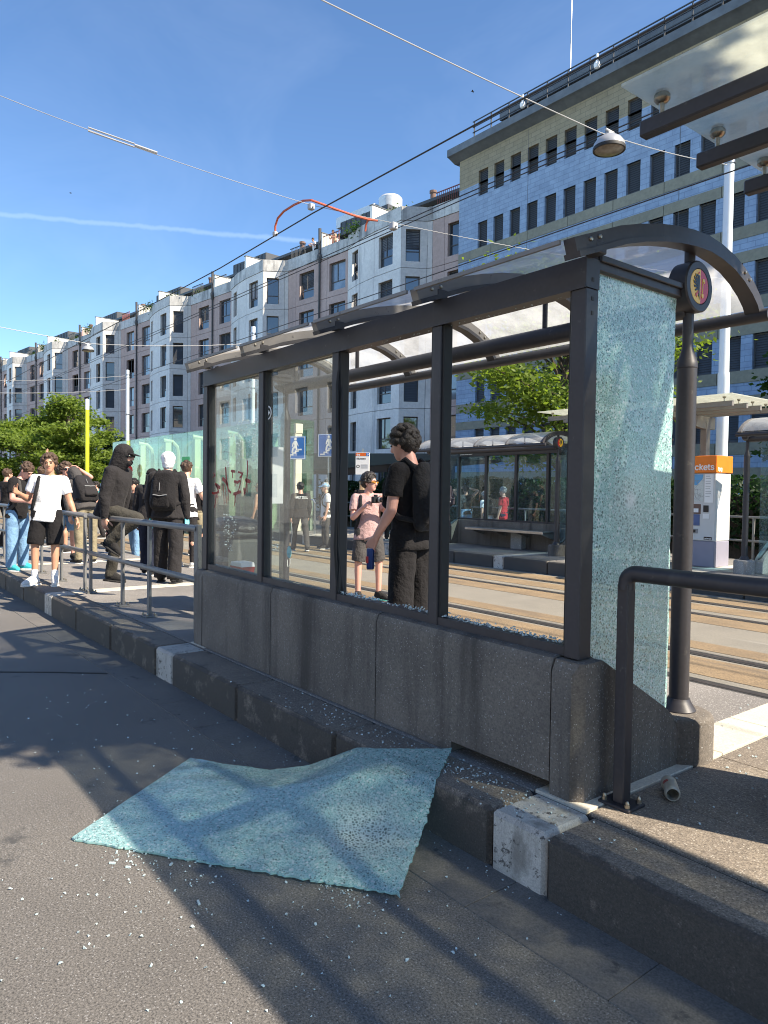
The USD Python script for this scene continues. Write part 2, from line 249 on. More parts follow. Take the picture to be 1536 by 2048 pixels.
surf('lens_amber', (0.42, 0.19, 0.02), (0.3, 0.12, 0.02), 30, rough=0.08, spec=0.9); surf('lens_dark', (0.01, 0.01, 0.012), rough=0.08, spec=0.9)
surf('camera_black', (0.015, 0.015, 0.016), rough=0.35); surf('can_blue', (0.02, 0.05, 0.20), rough=0.3, metal=0.4); surf('can_side', (0.55, 0.52, 0.42), (0.42, 0.40, 0.33), 20, rough=0.4, metal=0.35); surf('can_metal', (0.72, 0.74, 0.78), rough=0.35, metal=0.45); surf('can_red', (0.5, 0.03, 0.03), rough=0.4)
surf('bin_plastic', (0.045, 0.05, 0.05), (0.035, 0.038, 0.038), 5, rough=0.55); surf('bag_black', (0.012, 0.012, 0.014), rough=0.25, bump=(14, 0.9, 0.04))
surf('awning_black', (0.022, 0.022, 0.025), rough=0.5)
surf('lamp_shell', (0.42, 0.43, 0.44), rough=0.35, metal=0.3); surf('lamp_lens', (0.22, 0.19, 0.16), (0.12, 0.10, 0.08), 14, rough=0.25)
surf('glass_edge', (0.30, 0.52, 0.50), rough=0.15, spec=0.8)
# blue split-face masonry
material('blue_masonry', {'g': ('geometry', {}), 'sp': ('separate_xyz', {}), 'cb': ('combine_xyz', {}), 'b': ('brick_texture', {'scale': 1.0, 'brick_width': 0.62, 'row_height': 0.24, 'mortar_size': 0.012, 'mortar_smooth': 0.3, 'color1': (0.235, 0.31, 0.42), 'color2': (0.265, 0.345, 0.46), 'mortar': (0.165, 0.22, 0.31)}),
    'n': ('noise_texture', {'scale': 1.7, 'detail': 7.0, 'roughness': 0.7}), 'r': ('rgb_ramp', {'ramp': [(0.3, (0.78, 0.78, 0.8)), (0.7, (1.12, 1.12, 1.1))]}), 'm': ('mix_color', {'blend_type': 'multiply', 'fac': 1.0}),
    'bp': ('bump', {'strength': 0.5, 'distance': 0.02}), 'p': ('principled_bsdf', {'roughness': 0.85})},
    [('g.position', 'sp.vector'), ('sp.x', 'cb.x'), ('sp.z', 'cb.y'), ('cb.vector', 'b.vector'), ('g.position', 'n.vector'), ('n.fac', 'r.fac'), ('b.color', 'm.a'), ('r.color', 'm.b'), ('m.result', 'p.base_color'), ('b.fac', 'bp.height'), ('bp.normal', 'p.normal')], 'p.BSDF')
LOOK['tan_masonry'] = None
material('tan_masonry', {'g': ('geometry', {}), 'sp': ('separate_xyz', {}), 'cb': ('combine_xyz', {}), 'b': ('brick_texture', {'scale': 1.0, 'brick_width': 0.62, 'row_height': 0.24, 'mortar_size': 0.012, 'mortar_smooth': 0.3, 'color1': (0.26, 0.215, 0.14), 'color2': (0.29, 0.24, 0.16), 'mortar': (0.16, 0.14, 0.10)}),
    'n': ('noise_texture', {'scale': 1.7, 'detail': 7.0, 'roughness': 0.7}), 'r': ('rgb_ramp', {'ramp': [(0.3, (0.8, 0.8, 0.8)), (0.7, (1.12, 1.12, 1.1))]}), 'm': ('mix_color', {'blend_type': 'multiply', 'fac': 1.0}), 'p': ('principled_bsdf', {'roughness': 0.85})},
    [('g.position', 'sp.vector'), ('sp.x', 'cb.x'), ('sp.z', 'cb.y'), ('cb.vector', 'b.vector'), ('g.position', 'n.vector'), ('n.fac', 'r.fac'), ('b.color', 'm.a'), ('r.color', 'm.b'), ('m.result', 'p.base_color')], 'p.BSDF')
def glass(name, tint, gloss=1.0, dirt=0.0, dirt_col=(0.7, 0.68, 0.62), f0=0.035, dscale=3.0, dlo=0.45, dhi=0.75):
    N = {'t': ('transparent_bsdf', {'color': tint}), 'gl': ('glossy_bsdf', {'roughness': 0.0, 'color': (gloss,)*3}), 'lw': ('layer_weight', {'blend': 0.5}), 'pw': ('math', {'math_type': 'power', 'value2': 4.2}), 'f': ('math', {'math_type': 'multiply_add', 'value2': 0.85, 'value3': f0}), 'm': ('mix_closure', {})}
    L = [('lw.facing', 'pw.value1'), ('pw.value', 'f.value1'), ('f.value', 'm.fac'), ('t.BSDF', 'm.closure1'), ('gl.BSDF', 'm.closure2')]; out = 'm.closure'
    if dirt:
        N |= {'g': ('geometry', {}), 'n': ('noise_texture', {'scale': dscale, 'detail': 8.0, 'roughness': 0.7}), 'dr': ('map_range', {'from_min': dlo, 'from_max': dhi, 'to_min': dirt*0.45, 'to_max': dirt, 'clamp': True}),
              'df': ('diffuse_bsdf', {'color': dirt_col}), 'tl': ('translucent_bsdf', {'color': dirt_col}), 'dm': ('mix_closure', {'fac': 0.6}), 'm2': ('mix_closure', {})}
        L += [('g.position', 'n.vector'), ('n.fac', 'dr.value'), ('df.BSDF', 'dm.closure1'), ('tl.BSDF', 'dm.closure2'), ('dr.result', 'm2.fac'), ('m.closure', 'm2.closure1'), ('dm.closure', 'm2.closure2')]; out = 'm2.closure'
    material(name, N, L, out)
glass('glass_clear', (0.90, 0.94, 0.93), dirt=0.03, f0=0.06)
glass('glass_blue', (0.70, 0.86, 0.92), dirt=0.05)
glass('glass_green', (0.80, 0.91, 0.83), dirt=0.07, dirt_col=(0.28, 0.40, 0.31))
glass('roof_sheet', (0.80, 0.83, 0.86), dirt=0.66, dirt_col=(0.78, 0.79, 0.79), gloss=0.8, dlo=0.25, dhi=0.6)
glass('canopy_sheet', (0.80, 0.84, 0.80), dirt=0.72, dirt_col=(0.84, 0.84, 0.74), gloss=0.6, dscale=7.0, dlo=0.33, dhi=0.62)
def crazed(name, size, clear, centre=None, tint=(0.40, 0.70, 0.72), crater=(0.06, 0.36, 0.9)):
    """toughened glass crazed into crumbs; round the blow the crumbs are larger and let more through"""
    N = {'g': ('geometry', {}), 'w': ('noise_texture', {'scale': 6.0, 'detail': 2.0}), 'v': ('voronoi_texture', {'scale': 1.0/size, 'feature': 'f1'}), 'e': ('voronoi_texture', {'scale': 1.0/size, 'feature': 'distance_to_edge'}),
         'er': ('map_range', {'from_min': 0.02, 'from_max': 0.16, 'to_min': 1.0, 'to_max': 0.0, 'clamp': True}),
         'sc': ('separate_color', {}), 'cr': ('rgb_ramp', {'ramp': [(0.0, tuple(0.22*x for x in tint)), (0.14, tuple(0.5*x for x in tint)), (0.35, tuple(0.85*x for x in tint)), (0.8, tint), (0.95, (0.82, 0.93, 0.93)), (1.0, (0.95, 0.98, 0.98))]}),
         'pn': ('noise_texture', {'scale': 2.2, 'detail': 5.0, 'roughness': 0.6}), 'pr': ('rgb_ramp', {'ramp': [(0.3, (0.72, 0.74, 0.76)), (0.7, (1.15, 1.15, 1.12))]}), 'pm': ('mix_color', {'blend_type': 'multiply', 'fac': 1.0, 'use_clamp': False}),
         'em': ('mix_color', {'b': (0.66, 0.90, 0.87)}), 'bm': ('bump', {'strength': 0.8, 'distance': 0.006}),
         'd': ('diffuse_bsdf', {}), 'tl': ('translucent_bsdf', {}), 'm1': ('mix_closure', {'fac': 0.45}), 'gl': ('glossy_bsdf', {'roughness': 0.22, 'color': (0.9, 0.95, 0.95)}), 'lw': ('layer_weight', {'blend': 0.5}), 'pw': ('math', {'math_type': 'power', 'value2': 4.0}), 'fr': ('math', {'math_type': 'multiply_add', 'value2': 0.8, 'value3': 0.07}), 'm2': ('mix_closure', {}),
         'tr': ('transparent_bsdf', {'color': (0.62, 0.85, 0.86)}), 'ca': ('map_range', {'from_min': 0.0, 'from_max': 1.0, 'to_min': clear*1.6, 'to_max': clear*0.25, 'clamp': True}), 'm3': ('mix_closure', {})}
    L = [('g.position', 'v.vector'), ('g.position', 'e.vector'), ('e.distance', 'er.value'), ('v.color', 'sc.color'), ('sc.r', 'cr.fac'), ('g.position', 'pn.vector'), ('pn.fac', 'pr.fac'), ('cr.color', 'pm.a'), ('pr.color', 'pm.b'),
         ('pm.result', 'em.a'), ('er.result', 'em.fac'), ('em.result', 'd.color'), ('em.result', 'tl.color'), ('sc.g', 'bm.height'), ('bm.normal', 'gl.normal'), ('bm.normal', 'd.normal'), ('bm.normal', 'lw.normal'), ('lw.facing', 'pw.value1'), ('pw.value', 'fr.value1'),
         ('d.BSDF', 'm1.closure1'), ('tl.BSDF', 'm1.closure2'), ('fr.value', 'm2.fac'), ('m1.closure', 'm2.closure1'), ('gl.BSDF', 'm2.closure2'), ('sc.b', 'ca.value'), ('ca.result', 'm3.fac'), ('m2.closure', 'm3.closure1'), ('tr.BSDF', 'm3.closure2')]
    if centre is not None:
        N |= {'ds': ('vector_math', {'math_type': 'distance', 'vector2': centre}), 'nd': ('noise_texture', {'scale': 7.0, 'detail': 4.0}), 'na': ('math', {'math_type': 'multiply_add', 'value2': 0.30, 'value3': -0.15}), 'dd': ('math', {'math_type': 'add'}),
              'dr': ('map_range', {'range_type': 'smoothstep', 'from_min': crater[0], 'from_max': crater[1], 'to_min': crater[2], 'to_max': 0.0, 'clamp': True}),
              'wn': ('noise_texture', {'scale': 14.0, 'detail': 4.0}), 'ws': ('vector_math', {'math_type': 'scale', 'scale': 0.03}), 'wa': ('vector_math', {'math_type': 'add'}), 'e2': ('voronoi_texture', {'scale': 0.62/size, 'feature': 'distance_to_edge'}), 'e2r': ('map_range', {'from_min': 0.05, 'from_max': 0.34, 'to_min': 1.0, 'to_max': 0.0, 'clamp': True}),
              'cc': ('mix_color', {'a': tuple(0.16*x for x in tint), 'b': (0.80, 0.96, 0.94)}), 'cm': ('mix_color', {}),
              'hr': ('map_range', {'range_type': 'smoothstep', 'from_min': 0.012, 'from_max': 0.06, 'to_min': 0.95, 'to_max': 0.0, 'clamp': True}), 'hm': ('mix_color', {'b': (0.9, 0.97, 0.97)}),
              'iv': ('math', {'math_type': 'subtract', 'value1': 1.0}), 'sb': ('math', {'math_type': 'multiply'}), 's2': ('math', {'math_type': 'multiply', 'value2': 0.55}), 'mx': ('math', {'math_type': 'maximum'})}
        for q in (('ca.result', 'm3.fac'), ('em.result', 'd.color'), ('em.result', 'tl.color')): L.remove(q)
        L += [('g.position', 'ds.vector1'), ('g.position', 'nd.vector'), ('nd.fac', 'na.value1'), ('ds.value', 'dd.value1'), ('na.value', 'dd.value2'), ('dd.value', 'dr.value'), ('g.position', 'wn.vector'), ('wn.color', 'ws.vector1'), ('ws.vector', 'wa.vector1'), ('g.position', 'wa.vector2'), ('wa.vector', 'e2.vector'), ('e2.distance', 'e2r.value'), ('e2r.result', 'cc.fac'),
              ('em.result', 'cm.a'), ('cc.result', 'cm.b'), ('dr.result', 'cm.fac'), ('ds.value', 'hr.value'), ('cm.result', 'hm.a'), ('hr.result', 'hm.fac'), ('hm.result', 'd.color'), ('hm.result', 'tl.color'),
              ('e2r.result', 'iv.value2'), ('dr.result', 'sb.value1'), ('iv.value', 'sb.value2'), ('sb.value', 's2.value1'), ('s2.value', 'mx.value1'), ('ca.result', 'mx.value2'), ('mx.value', 'm3.fac')]
    material(name, N, L, 'm3.closure')
crazed('crazed_glass', 0.0088, 0.06, centre=(-0.56, -0.70, 0.03), tint=(0.36, 0.70, 0.69), crater=(0.05, 0.30, 0.85))
crazed('crazed_panel', 0.0105, 0.10, centre=(0.0, 0.38, 1.52), tint=(0.34, 0.62, 0.58), crater=(0.02, 0.22, 0.6))
material('crumb_glass', {'g': ('geometry', {}), 'p': ('principled_bsdf', {'base_color': (0.80, 0.92, 0.92), 'roughness': 0.08, 'transmission_weight': 0.55, 'ior': 1.5, 'specular_ior_level': 0.8})}, [], 'p.BSDF')
def leaf(name, c1, c2):
    material(name, {'g': ('geometry', {}), 'r': ('rgb_ramp', {'ramp': [(0.0, c2), (1.0, c1)]}), 'd': ('principled_bsdf', {'roughness': 0.55, 'specular_ior_level': 0.3}), 't': ('translucent_bsdf', {}), 'h': ('hsv', {'saturation': 1.1, 'value': 1.5}), 'm': ('mix_closure', {'fac': 0.48})},
        [('g.random_per_island', 'r.fac'), ('r.color', 'd.base_color'), ('r.color', 'h.color'), ('h.color', 't.color'), ('d.BSDF', 'm.closure1'), ('t.BSDF', 'm.closure2')], 'm.closure')
leaf('leaf_fresh', (0.32, 0.36, 0.06), (0.15, 0.21, 0.035)); leaf('leaf_dark', (0.05, 0.095, 0.022), (0.018, 0.042, 0.012)); leaf('leaf_mid', (0.13, 0.19, 0.035), (0.05, 0.10, 0.02))
# ------------------------------------------------------------------ ground, road, platforms, tracks
HK, YK = 0.244, -0.366
struct('ground', bx((-260, -140, -0.6), (160, 200, -0.02)), 'far_ground')
struct('road', bx((-140, -13, -0.018), (60, YK-0.285, 0.0)), 'asphalt')
struct('pavement', bx((-140, -24.6, -0.018), (60, -13.0, 0.12)), 'platform_asphalt')
gut = thing('gutter', None, None); tag(gut, kind='structure')
kerb = thing('kerb', None, None); tag(kerb, kind='structure')
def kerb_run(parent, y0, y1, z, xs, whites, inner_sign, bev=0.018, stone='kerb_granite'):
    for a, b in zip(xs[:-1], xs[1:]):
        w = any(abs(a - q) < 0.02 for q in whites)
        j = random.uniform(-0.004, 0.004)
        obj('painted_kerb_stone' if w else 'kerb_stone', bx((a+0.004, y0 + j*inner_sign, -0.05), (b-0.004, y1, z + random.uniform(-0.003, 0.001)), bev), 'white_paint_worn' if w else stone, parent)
def joints(fixed, lo, hi, step):
    xs = list(fixed)
    while xs[0] > lo: xs.insert(0, xs[0] - step)
    while xs[-1] < hi: xs.append(xs[-1] + step)
    return xs
wl = [-3.91 - 3.69*i for i in range(8)]
xs = []
for w in reversed(wl): xs += [w - 2.3, w - 1.15, w, w + 0.35]
xs = sorted(x for x in xs if x < -3.5) + [-2.45, -1.30, -0.15, 0.14, 1.42, 2.6, 3.69, 4.0, 5.2, 6.4]
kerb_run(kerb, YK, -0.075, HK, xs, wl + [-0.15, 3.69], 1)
gx = joints([0.0], -36, 7, 0.62)
for a, b in zip(gx[:-1], gx[1:]):
    obj('gutter_stone', bx((a+0.0015, YK-0.285, -0.05), (b-0.0015, YK+0.01, 0.005 + random.uniform(-0.001, 0.001)), 0.002), 'gutter_stone', gut)
struct('platform', bx((-80, -0.073, -0.05), (40, 2.25, HK-0.012)), 'groove_dark')
plat = thing('platform_paving', None, None); tag(plat, kind='structure')
obj('paving', bx((-80, -0.070, HK-0.011), (-0.172, 2.247, HK-0.001)), 'platform_asphalt', plat)
# granite slabs right of the painted line
ys = [-0.070, 0.30, 1.00, 1.60, 2.247]; k = 0
for i, x0 in enumerate(np.arange(0.112, 7.0, 0.42)):
    for ya, yb in zip(ys[:-1], ys[1:]):
        x1 = x0 + 0.42
        if i % 2 == 0: continue
        obj('paving_slab', bx((x0 - 0.42 + 0.004, ya+0.004, HK-0.05), (x1-0.004, yb-0.004, HK + random.uniform(-0.003, 0.001)), 0.004), 'platform_slab', plat)
for x0 in [-0.165] + [w + 0.01 for w in wl] + [3.7]:
    if x0 > 3: continue
    ybs = [-0.070, 1.05, 1.66, 2.247]
    for ya, yb in zip(ybs[:-1], ybs[1:]):
        obj('line_slab', bx((x0, ya+0.003, HK-0.03), (x0+0.27, yb-0.003, HK+0.003), 0.003), 'line_paint', plat)
struct('track_bed', bx((-140, 2.253, -0.018), (60, 8.295, 0.0)), 'track_grey')
for i, (ya, yb) in enumerate(((2.30, 2.95), (3.42, 4.05), (4.40, 4.75), (5.85, 6.35), (6.75, 7.25), (7.55, 8.1))):
    struct('track_paving', bx((-140, ya, -0.01), (60, yb, 0.004)), 'track_ochre')
for yr, d in ((3.19, 'nearest'), (4.19, 'second'), (6.43, 'third'), (7.43, 'farthest')):
    t = thing('tram_rail', f'steel tram rail set flush in the roadway, {d} of four from the camera', 'tram rail', (0, yr, 0), group='tram rails')
    obj('rail_head', bx((-140, -0.03, -0.02), (60, 0.03, 0.008)), 'rail_steel', t)
    obj('groove', bx((-140, 0.033, -0.02), (60, 0.085, 0.006)), 'groove_dark', t)
    obj('groove', bx((-140, -0.075, -0.02), (60, -0.033, 0.006)), 'groove_dark', t)
kerb2 = thing('kerb', None, None); tag(kerb2, kind='structure')
fw = [-8.33 + 3.69*i for i in range(-9, 3)]
xs2 = []
for w in fw: xs2 += [w, w + 0.29, w + 1.4, w + 2.55]
kerb_run(kerb2, 8.30, 8.60, 0.25, xs2, fw, 1, stone='far_kerb_granite')
struct('far_platform', bx((-80, 8.602, -0.05), (40, 12.2, 0.246)), 'platform_asphalt')
fline = thing('far_platform_lines', None, None); tag(fline, kind='structure')
for w in fw: obj('line_slab', bx((w, 8.61, 0.2), (w+0.29, 12.1, 0.250)), 'line_paint', fline)
# ------------------------------------------------------------------ shelters
def lin(a, b, t): return a + (b-a)*t
ARCH = np.array([(-0.16, 2.555), (0.0, 2.615), (0.15, 2.672), (0.30, 2.715), (0.46, 2.752), (0.60, 2.775), (0.74, 2.79), (0.88, 2.793), (1.0, 2.780), (1.13, 2.752), (1.24, 2.71), (1.34, 2.655), (1.41, 2.60), (1.455, 2.54)])
MULL = [0.0, -0.93, -1.865, -2.823, -3.76]
def arch_poly(off_out, off_in):
    t = np.gradient(ARCH, axis=0); t /= np.linalg.norm(t, axis=1)[:, None]; n = np.stack([-t[:, 1], t[:, 0]], 1)
    return Polygon(np.vstack([ARCH + n*off_out, (ARCH - n*off_in)[::-1]]))
def geneva_crest(parent, c, r, sgn):
    """round shield: half eagle on yellow, key on red; in the plane x = c[0], seen from +x (right of the viewer is +y*sgn)"""
    ex, ey = np.array([0, sgn, 0.0]), np.array([0, 0, 1.0])
    ang = np.linspace(-math.pi/2, math.pi/2, 25)
    dome = lambda side: Polygon([(r*math.cos(a), r*math.sin(a)) for a in np.linspace(0, 2*math.pi, 49)[:-1]]).intersection(Polygon([(0.12*r, -2*r), (side*2*r, -2*r), (side*2*r, 2*r), (0.12*r, 2*r)]))
    o = np.array(c, float); dx = np.array([0.004, 0, 0])
    # seen tilted in the photograph the yellow half reads wider: the eagle's half is the left one
    MB().extr(dome(-1), o, ex, ey, dx).build('yellow_half', 'emblem_yellow', parent)
    MB().extr(dome(1), o, ex, ey, dx).build('red_half', 'emblem_red', parent)
    e = MB(); o2 = o + np.array([0.0045, 0, 0]); d2 = np.array([0.0015, 0, 0])
    body = [(0, .52), (-.10, .50), (-.2, .56), (-.27, .48), (-.17, .43), (-.13, .34), (-.16, .22), (-.18, .02), (-.14, -.18), (-.10, -.30), (-.12, -.5), (-.05, -.42), (0, -.62)]
    feathers = [[(-.13, .28), (-.36, .56), (-.40, .46), (-.18, .18)], [(-.15, .2), (-.50, .42), (-.50, .30), (-.19, .08)], [(-.16, .1), (-.55, .22), (-.52, .10), (-.19, -.02)], [(-.17, .02), (-.52, .00), (-.46, -.10), (-.17, -.1)], [(-.16, -.06), (-.42, -.20), (-.35, -.27), (-.13, -.16)]]
    leg = [(-.13, -.2), (-.30, -.38), (-.38, -.36), (-.34, -.43), (-.40, -.5), (-.29, -.48), (-.25, -.55), (-.24, -.44), (-.10, -.3)]
    for p in (body, *feathers): e.extr(Polygon(np.array(p)*r*1.25), o2, ex, ey, d2)
    e.build('eagle', 'print_black', parent)
    MB().extr(Polygon(np.array(leg)*r*1.25), o2, ex, ey, d2).extr(Polygon(np.array([(-.02, .62), (-.14, .60), (-.1, .68), (-.02, .72)])*r*1.2), o2, ex, ey, d2).build('eagle_leg', 'emblem_red', parent)
    k = MB(); K = np.array
    for p in ([(.28, -.35), (.34, -.35), (.34, .45), (.28, .45)], [(.34, .45), (.52, .45), (.52, .22), (.44, .22), (.44, .3), (.34, .3)], [(.2, -.35), (.42, -.35), (.42, -.5), (.31, -.6), (.2, -.5)]): k.extr(Polygon(K(p)*r*1.1), o2, ex, ey, d2)
    k.build('key', 'emblem_yellow', parent)
def shelter(name, label, loc, sy, panes, right_panel, left_panel, bench=True, zslope=0.0, crest=True, ends=(True, True), mulls=MULL, concrete='wall_concrete', left_end_mat='glass_clear'):
    """sy=+1: open towards +y. Local z is measured from the road, as if the platform were HK high."""
    t = thing(name, label, 'tram shelter', loc)
    Y = lambda y: sy*y
    L = -mulls[-1]
    zb = lambda x: 0.872 + zslope*(-x)/L; zt = lambda x: 2.54 - 0.6*zslope*(-x)/L
    # base wall of precast panels
    jx = [-0.10, -1.345, -2.56, -3.70] if L > 3 else [-0.10, -1.0, -L]
    for i, (a, b) in enumerate(zip(jx[:-1], jx[1:])):
        prof = [(-0.052, HK+0.002), (-0.052, 0.79), (-0.035, 0.832), (0.0, 0.842), (0.12, 0.842), (0.13, 0.83), (0.13, HK+0.002)]
        m = Manifold.extrude(m3.CrossSection([[(p, q) for p, q in prof][::-1]]), a-b-0.008).transform(np.array([[0, 0, -1, a-0.004], [1, 0, 0, 0], [0, 1, 0, 0]], float))
        if m.volume() < 0: pass
        if i == 0: m = m - Manifold.cube((0.62, 0.5, 0.055)).translate((-0.72, -0.2, HK))
        tm = to_tm(m)
        v = tm.vertices.copy(); v[:, 2] += np.where(v[:, 2] > 0.6, zslope*(-v[:, 0])/L, 0); v[:, 1] *= sy
        tm = trimesh.Trimesh(v, tm.faces, process=False); trimesh.repair.fix_normals(tm)
        obj('wall_panel', (tm.vertices, tm.faces), concrete, t, smooth=30)
    def endwall(x0, x1, chamfer_x):
        pr = [(-0.055, HK), (-0.055, 0.78), (-0.03, 0.832), (0.10, 0.835), (0.60, 0.545), (0.66, 0.50), (0.70, 0.44), (0.72, 0.40), (0.72, HK)]
        m = Manifold.extrude(m3.CrossSection([[(p, q) for p, q in pr][::-1]]), abs(x1-x0)).transform(np.array([[0, 0, 1, min(x0, x1)], [1, 0, 0, 0], [0, 1, 0, 0]], float))
        if chamfer_x is not None:
            c = Manifold.cube((0.06, 0.06, 2), True).rotate((0, 0, 45)).translate((chamfer_x, -0.055, 0.7)); m = m - c
        tm = to_tm(m); v = tm.vertices.copy(); v[:, 2] += np.where(v[:, 2] > 0.6, zslope*(-v[:, 0])/L, 0); v[:, 1] *= sy
        tm = trimesh.Trimesh(v, tm.faces, process=False); trimesh.repair.fix_normals(tm)
        obj('end_wall', (tm.vertices, tm.faces), concrete, t, smooth=30)
    if ends[0]: endwall(-0.096, 0.05, 0.05)
    if ends[1]: endwall(-L-0.09, -L+0.056, None)
    for xe, on in ((-0.03, ends[0]), (-L-0.0, ends[1])):
        pass
    # footings, posts, drums with crest
    for q, xe in enumerate((-0.03, -L-0.18)):
        f = MB().lathe([(0.0, 0.47), (0.135, 0.47), (0.155, 0.46), (0.165, 0.44), (0.165, HK-0.01)], (xe, Y(0.86), 0), n=28)
        f.box((xe-0.1, Y(0.70), HK-0.01), (xe+0.075, Y(0.86), 0.46), 0.02)
        f.build('footing', concrete, t, smooth=35)
        MB().lathe([(0.0, 0.53), (0.052, 0.53), (0.058, 0.515), (0.082, 0.475), (0.082, 0.468)], (xe, Y(0.86), 0)).build('pole_base', 'frame_paint', t, smooth=30)
        MB().lathe([(0.047, 0.52), (0.047, 2.17), (0.049, 2.175), (0.049, 2.20), (0.027, 2.27), (0.0255, 2.30), (0.0255, 2.76)], (xe, Y(0.86), 0), n=28).build('pole', 'frame_paint', t, smooth=18)
        dsg = 1 if q == 0 else -1
        x0 = xe + dsg*0.005; dr = MB().lathe([(0.0, -0.05), (0.118, -0.05), (0.125, -0.043), (0.125, 0.043), (0.118, 0.05), (0.088, 0.05), (0.084, 0.044), (0.0, 0.044)], (0, 0, 0), 'x', 36)
        v, f_ = dr.m; v = v*np.array([dsg, 1, 1]) + np.array([x0 + dsg*0.0, Y(0.86), 2.565])
        drum = obj('drum', (v, f_ if dsg > 0 else f_[:, ::-1]), 'frame_paint', t, smooth=30)
        if q == 0 and crest: geneva_crest(drum, (x0 + 0.0445, Y(0.86), 2.565), 0.083, sy)
    # back frame: posts, mullions, sill, beam
    for i, x in enumerate(mulls):
        w = 0.078 if i in (0, len(mulls)-1) else 0.070
        xa = x if i == 0 else (x - w/2 if i < len(mulls)-1 else x - 0.06)
        if i == 0: xa, xb = -w, 0.0
        elif i == len(mulls)-1: xa, xb = x-0.06, x+0.02
        else: xa, xb = x-w/2, x+w/2
        obj('post', bx((xa, Y(0.0), zb(x)-0.035), (xb, Y(0.085), zt(x)-0.128), 0.004), 'frame_paint', t)
        if i == 0:
            pb = MB()
            for zz in (2.45, 2.37, 2.31): pb.box((0.0, Y(0.035), zz-0.008), (0.002, Y(0.05), zz+0.008))
            pb.build('post_slot', 'black_rubber', t)
    def slab(x0, x1, y0, y1, za0, za1, zb0, zb1):
        v = [(x, Y(y), z) for x, za_, zb_ in ((x0, za0, zb0), (x1, za1, zb1)) for y in (y0, y1) for z in (za_, zb_)]
        return MB().add(v, [(0, 1, 3, 2), (4, 6, 7, 5), (0, 4, 5, 1), (2, 3, 7, 6), (0, 2, 6, 4), (1, 5, 7, 3)]).m
    for a, b in zip(mulls[:-1], mulls[1:]):
        obj('sill', slab(b+0.036, a-0.036 if a else -0.079, 0.006, 0.075, zb(b)-0.03, zb(a)-0.03, zb(b)+0.012, zb(a)+0.012), 'frame_paint', t)
    obj('beam', slab(mulls[-1]-0.06, 0.0, -0.002, 0.09, zt(mulls[-1])-0.126, zt(0)-0.126, zt(mulls[-1]), zt(0)), 'frame_paint', t)
    obj('beam_moulding', slab(mulls[-1]-0.06, -0.002, -0.007, -0.003, zt(mulls[-1])-0.130, zt(0)-0.130, zt(mulls[-1])-0.112, zt(0)-0.112), 'frame_paint', t)
    # panes
    for i, (a, b) in enumerate(zip(mulls[:-1], mulls[1:])):
        xa, xb = (a-0.037 if i else -0.079), b+0.037 if i < len(mulls)-2 else b+0.022
        if panes[i] == 'whole':
            obj('window_pane', slab(xb, xa, 0.036, 0.044, zb(b)+0.013, zb(a)+0.013, zt(b)-0.127, zt(a)-0.127), 'glass_clear' if sy > 0 else 'glass_blue', t)
        for (p, q, z0, z1) in ((xb, xb+0.012, zb(b)+0.013, zt(b)-0.128), (xa-0.012, xa, zb(a)+0.013, zt(a)-0.128)):
            obj('gasket', bx((p, Y(0.012), z0), (q, Y(0.066), z1)), 'black_rubber', t)
    # end glass, end beams
    zs = lambda y: float(np.interp(y, [0.10, 0.60, 0.66, 0.75], [0.845, 0.555, 0.52, 0.49]))
    for x, mt, on in ((-0.03, right_panel, ends[0]), (-L, left_panel, ends[1])):
        if not on: continue
        yy = np.linspace(0.088, 0.745, 40); zz0 = np.array([zs(y) for y in yy])
        if 'crazed' in mt:
            nz = 70; V = []
            edge = lambda z: 0.745 + 0.002*math.sin(z*23) + 0.002*math.sin(z*61+1)
            for iz in range(nz+1):
                for y, z0 in zip(yy, zz0):
                    f_ = iz/nz; z = lin(z0, 2.497, f_); yv = 0.088 + (y-0.088)*((edge(z)-0.088)/(0.745-0.088))
                    bulge = 0.014*math.exp(-((yv-0.36)/0.22)**2 - ((z-1.5)/0.5)**2) + 0.006*math.sin(yv*9+z*2)*math.exp(-((z-1.4)/0.7)**2)
                    V.append((x + bulge, Y(yv), z))
            n_ = len(yy); fq = [(i*n_+k, i*n_+k+1, (i+1)*n_+k+1, (i+1)*n_+k) for i in range(nz) for k in range(n_-1)]
            g = MB().add(V, fq).m
            obj('end_panel', g, mt, t, smooth=True, label='shattered end panel of crazed glass still standing' )
        else:
            poly = Polygon([(y, z) for y, z in zip(yy, zz0)] + [(0.745, 2.497), (0.088, 2.497)])
            obj('end_panel', MB().extr(poly, (x-0.004, 0, 0), (0, sy, 0), (0, 0, 1), (0.008, 0, 0)).m, mt, t)
        obj('end_beam', bx((x-0.025, Y(0.086), 2.50), (x+0.025, Y(0.80), 2.565), 0.003), 'frame_paint', t)
        obj('end_beam', bx((x+0.025, Y(0.090), 2.535), (x+0.04, Y(0.79), 2.562), 0.003), 'frame_paint', t)
        obj('end_gasket', MB().extr(Polygon(list(zip(yy, zz0-0.012)) + list(zip(yy[::-1], zz0[::-1]-0.001))), (x-0.012, 0, 0), (0, sy, 0), (0, 0, 1), (0.024, 0, 0)).m, 'black_rubber', t)
    # roof: arches, curved sheets, tubes
    outer, inner = arch_poly(0.012, 0.045), arch_poly(-0.045, 0.068)
